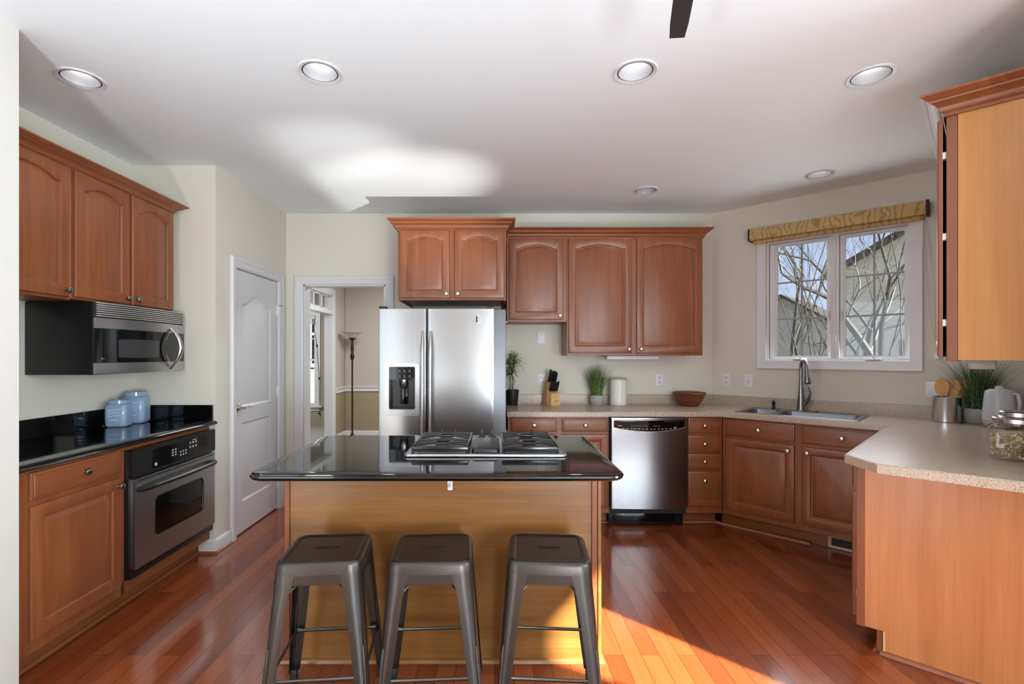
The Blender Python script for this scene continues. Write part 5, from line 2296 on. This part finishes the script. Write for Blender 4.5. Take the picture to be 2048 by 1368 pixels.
tool('wooden_spoon', 'rounded wooden spoon leaning out of the steel crock on the window side', -0.020, -0.015, -0.035, -0.01, 0.165, (0.038, 0.105), spoon=True, rz=-0.7)
tool('wooden_spatula', 'slotted wooden spatula standing upright in the steel crock', 0.012, -0.020, 0.006, -0.010, 0.150, (0.036, 0.115), slot_=True, rz=-0.75)
tool('wooden_turner', 'wide plain wooden turner leaning out of the steel crock towards the grass pot', 0.030, 0.0, 0.055, -0.02, 0.160, (0.040, 0.105), rz=-1.0)

# kettle
kt = thing('kettle', 'pale grey lidded jug kettle standing in front of the dark green grass pot', 'kettle', (3.130, 3.068, CT), 0)
b = MB()
b.lathe([(0, 0), (0.062, 0), (0.070, 0.006), (0.078, 0.03), (0.080, 0.050), (0, 0.050)], 36)
b.build('base', 'stone_rim', kt)
b = MB()
b.lathe([(0, 0.0505), (0.0805, 0.0505), (0.080, 0.07), (0.074, 0.15), (0.069, 0.205), (0.066, 0.225), (0.060, 0.232), (0, 0.232)], 36)
b.build('body', 'kettle', kt)
b = MB()
b.lathe([(0, 0.232), (0.052, 0.232), (0.048, 0.238), (0.022, 0.242), (0.020, 0.254), (0.012, 0.259), (0, 0.260)], 28)
b.build('lid', 'kettle', kt)
b = MB()
q = Vector((0.35, -0.93, 0)).normalized()
b.tube([q * 0.066 + Vector((0, 0, 0.215)), q * 0.086 + Vector((0, 0, 0.212)), q * 0.094 + Vector((0, 0, 0.16)), q * 0.090 + Vector((0, 0, 0.11)), q * 0.077 + Vector((0, 0, 0.095))],
       [0.008, 0.010, 0.010, 0.009, 0.007], 10)
b.build('handle', 'kettle', kt)

# pasta jar
JX, JY = 2.270, 2.135
pj = thing('glass_jar', 'square-shouldered glass jar of spiral pasta with a steel lid at the edge of the peninsula', 'jar', (JX, JY, CT), -PI / 4)
b = MB()
ls = []
jh = 0.106
for (s_i, z, r) in ((0.085, 0.0, 0.03), (0.098, 0.004, 0.035), (0.104, 0.014, 0.04), (0.106, 0.03, 0.04), (0.106, 0.120, 0.04), (0.101, 0.136, 0.045), (0.090, 0.145, 0.06), (0.084, 0.150, 0.080), (0.084, 0.164, 0.080)):
    ls.append([(x, y, z) for x, y in rrect(-s_i, s_i, -s_i, s_i, min(r, s_i * 0.99), 7)])
b.loops(ls, cap1=False)
b.build('jar', 'jar_glass', pj)
b = MB()
b.lathe([(0, 0.158), (0.086, 0.158), (0.089, 0.160), (0.089, 0.176), (0.086, 0.180), (0.070, 0.182), (0.066, 0.186), (0.066, 0.203), (0.062, 0.207), (0, 0.208)], 44)
b.build('lid', 'bright_steel', pj)
ps = MB()
g = random.Random(9)
for k in range(230):
    cx, cy = g.uniform(-0.082, 0.082), g.uniform(-0.082, 0.082)
    cz0 = 0.014 + 0.095 * g.random()
    a, e_ = g.uniform(0, 2 * PI), g.uniform(-0.5, 0.5)
    d = Vector((math.cos(a) * math.cos(e_), math.sin(a) * math.cos(e_), math.sin(e_)))
    L_ = 0.017
    s1 = d.cross(Vector((0, 0, 1))).normalized()
    s2 = d.cross(s1)
    V = []
    n_ = 12
    for i in range(n_ + 1):
        u = i / n_
        p_ = Vector((cx, cy, cz0)) + d * (L_ * (2 * u - 1))
        t_ = u * 3.0 * PI
        w_2 = s1 * math.cos(t_) * 0.0062 + s2 * math.sin(t_) * 0.0062
        V += [p_ + w_2, p_ - w_2]
    for v in V:
        v.x = max(-0.096, min(0.096, v.x))
        v.y = max(-0.096, min(0.096, v.y))
        v.z = max(0.007, v.z)
    ps._add(V, [(2 * i, 2 * i + 1, 2 * i + 3, 2 * i + 2) for i in range(n_)])
po = ps.build('spiral_pasta', 'pasta', None, loc=(JX, JY, CT), rot=(0, 0, -PI / 4))
tag(po, 'spiral pasta filling the glass jar on the peninsula', 'pasta', kind='stuff')

# ================================================================== outdoors
b = MB()
b.prism([(-40, -30), (60, -30), (60, 70), (-40, 70)], -0.75, -0.70)
gr = b.build('ground', 'ground')
struct(gr)


def tree(name, label, loc, h, r, seed, levels=5, lean=(0, 0), spread=0.6, group=None, split=2, first=0.35):
    t = thing(name, label, 'tree', loc, 0, group)
    g = random.Random(seed)
    tr, tw = MB(), MB()

    def grow(p, d, L, rad, lev):
        n = 4
        pts, rs = [p.copy()], [rad]
        q = p.copy()
        for i in range(n):
            d = (d + Vector((g.uniform(-1, 1), g.uniform(-1, 1), g.uniform(-0.5, 0.9))) * 0.13).normalized()
            q = q + d * (L / n)
            pts.append(q.copy())
            rs.append(rad * (1 - 0.38 * (i + 1) / n))
        (tr if lev >= levels - 1 else tw).tube(pts, rs, 7 if lev >= levels - 1 else (4 if lev > 1 else 3))
        if lev == 0:
            return
        k = split + (1 if g.random() < 0.6 else 0)
        for j in range(k):
            a = g.uniform(0, 2 * PI)
            s = d.cross(Vector((math.cos(a), math.sin(a), 0.3))).normalized()
            nd_ = (d * g.uniform(0.7, 1.0) + s * spread * g.uniform(0.7, 1.25) + Vector((0, 0, 0.12))).normalized()
            at = pts[-1] if j == 0 else pts[g.choice([2, 3, 4])]
            grow(at, nd_, L * g.uniform(0.62, 0.86), rad * (0.58 if j == 0 else 0.36), lev - 1)
    grow(Vector((0, 0, 0)), Vector((lean[0], lean[1], 1)).normalized(), h * first, r, levels)
    tr.build('trunk', 'bark', t)
    tw.build('branches', 'twig', t)
    return t


def at(px, Y_, z=-0.72):
    return ((px - 989) * Y_ / F, Y_, z)


tree('bare_tree', 'big bare tree with a thick forked trunk close outside the window', at(1785, 7.4), 5.2, 0.105, 21, 7, (-0.06, 0.0), 0.62, first=0.36)
tree('bare_tree', 'second bare tree with pale patchy limbs beside the big forked one outside', at(1722, 8.6), 6.0, 0.085, 8, 7, (0.05, 0.0), 0.6, first=0.42)
tree('bare_tree', 'bare tree leaning in front of the blue sky outside the window', at(1600, 11.0), 6.5, 0.07, 33, 7, (-0.10, 0.02), 0.62, first=0.36)
for i, (px, Y_, h_) in enumerate(((1566, 8.5, 4.6), (1590, 8.0, 4.2), (1613, 8.8, 4.8), (1628, 7.8, 4.4), (1641, 8.3, 4.6), (1702, 7.2, 4.0), (1742, 7.0, 4.2), (1550, 10.0, 4.6), (1578, 9.2, 4.4), (1655, 9.5, 4.8), (1690, 9.0, 4.6), (1765, 8.0, 4.4), (1812, 7.6, 4.4), (1605, 7.2, 4.0))):
    tree('sapling', 'thin pale multi-twigged sapling among those outside the sink window', at(px, Y_), h_, 0.018, 40 + i, 5, (rnd.uniform(-0.05, 0.05), 0), 0.36, 'bare saplings outside the sink window', first=0.5)


def house(name, label, origin, rz, w, d, eave, ridge, material, wins, gable_front=True, base=-0.7):
    t = thing(name, label, 'house', origin, rz)
    b = MB()
    if gable_front:
        b.prism([(0, base), (w, base), (w, eave), (w / 2, ridge), (0, eave)], -d, 0, T=UP)
    else:
        b.box(0, w, 0, d, base, eave)
    b.build('walls', material, t)
    b = MB()
    if gable_front:
        for s in (0, 1):
            xa, xb = (-0.35, w / 2) if s == 0 else (w + 0.35, w / 2)
            k = (ridge - eave) / (w / 2)
            b.prism([(xa, eave - 0.35 * k), (xb, ridge), (xb, ridge + 0.16), (xa, eave - 0.35 * k + 0.16)], -d - 0.3, 0.4, T=UP)
    else:
        b.prism([(-0.4, eave), (d / 2, ridge), (d + 0.4, eave), (d + 0.4, eave + 0.15), (d / 2, ridge + 0.15), (-0.4, eave + 0.15)], 0, w,
                T=Matrix(((0, 0, 1, 0), (1, 0, 0, 0), (0, 1, 0, 0), (0, 0, 0, 1))))
    b.build('roof', 'roof', t)
    for (x, z, ww, hh) in wins:
        b = MB()
        b.prism(rect(x - 0.1, x + ww + 0.1, z - 0.1, z + hh + 0.1), 0.0, 0.05, [rect(x, x + ww, z, z + hh)], T=UP)
        b.box(x + ww / 2 - 0.03, x + ww / 2 + 0.03, -0.03, 0.0, z, z + hh)
        b.box(x, x + ww, -0.03, 0.0, z + hh / 2 - 0.03, z + hh / 2 + 0.03)
        f_ = b.build('window', 'outdoor_trim', t)
        b = MB()
        b.box(x, x + ww, -0.012, -0.002, z, z + hh)
        b.build('pane', 'black_gloss', f_)
    b = MB()
    b.box(-0.06, 0.08, -0.03, 0.05, base, eave)
    b.box(w - 0.08, w + 0.06, -0.03, 0.05, base, eave)
    b.build('corner_board', 'outdoor_trim', t)
    return t


house('neighbour_house', 'grey sided neighbouring house with gable behind the bare trees', (11.0, 15.8, 0), -PI / 4, 9.0, 7, 4.0, 6.6, 'siding',
      [(1.6, 0.3, 0.9, 1.4), (5.5, 0.3, 0.9, 1.4), (3.6, 3.2, 0.9, 1.3)])
house('neighbour_house', 'smaller grey sided wing set lower and farther off at the side of the gabled house', (12.9, 26.0, 0), -PI / 4, 4.0, 6, 2.9, 4.2, 'siding',
      [(0.7, 0.2, 0.8, 1.2)])
house('neighbour_house', 'pale green sided house seen through the far window beyond the doorway', (-8.0, 12.6, 0), 0, 6.6, 5, 5.5, 7.5, 'siding_green',
      [(3.35, 1.15, 0.55, 1.5), (2.2, 1.15, 0.55, 1.5)])
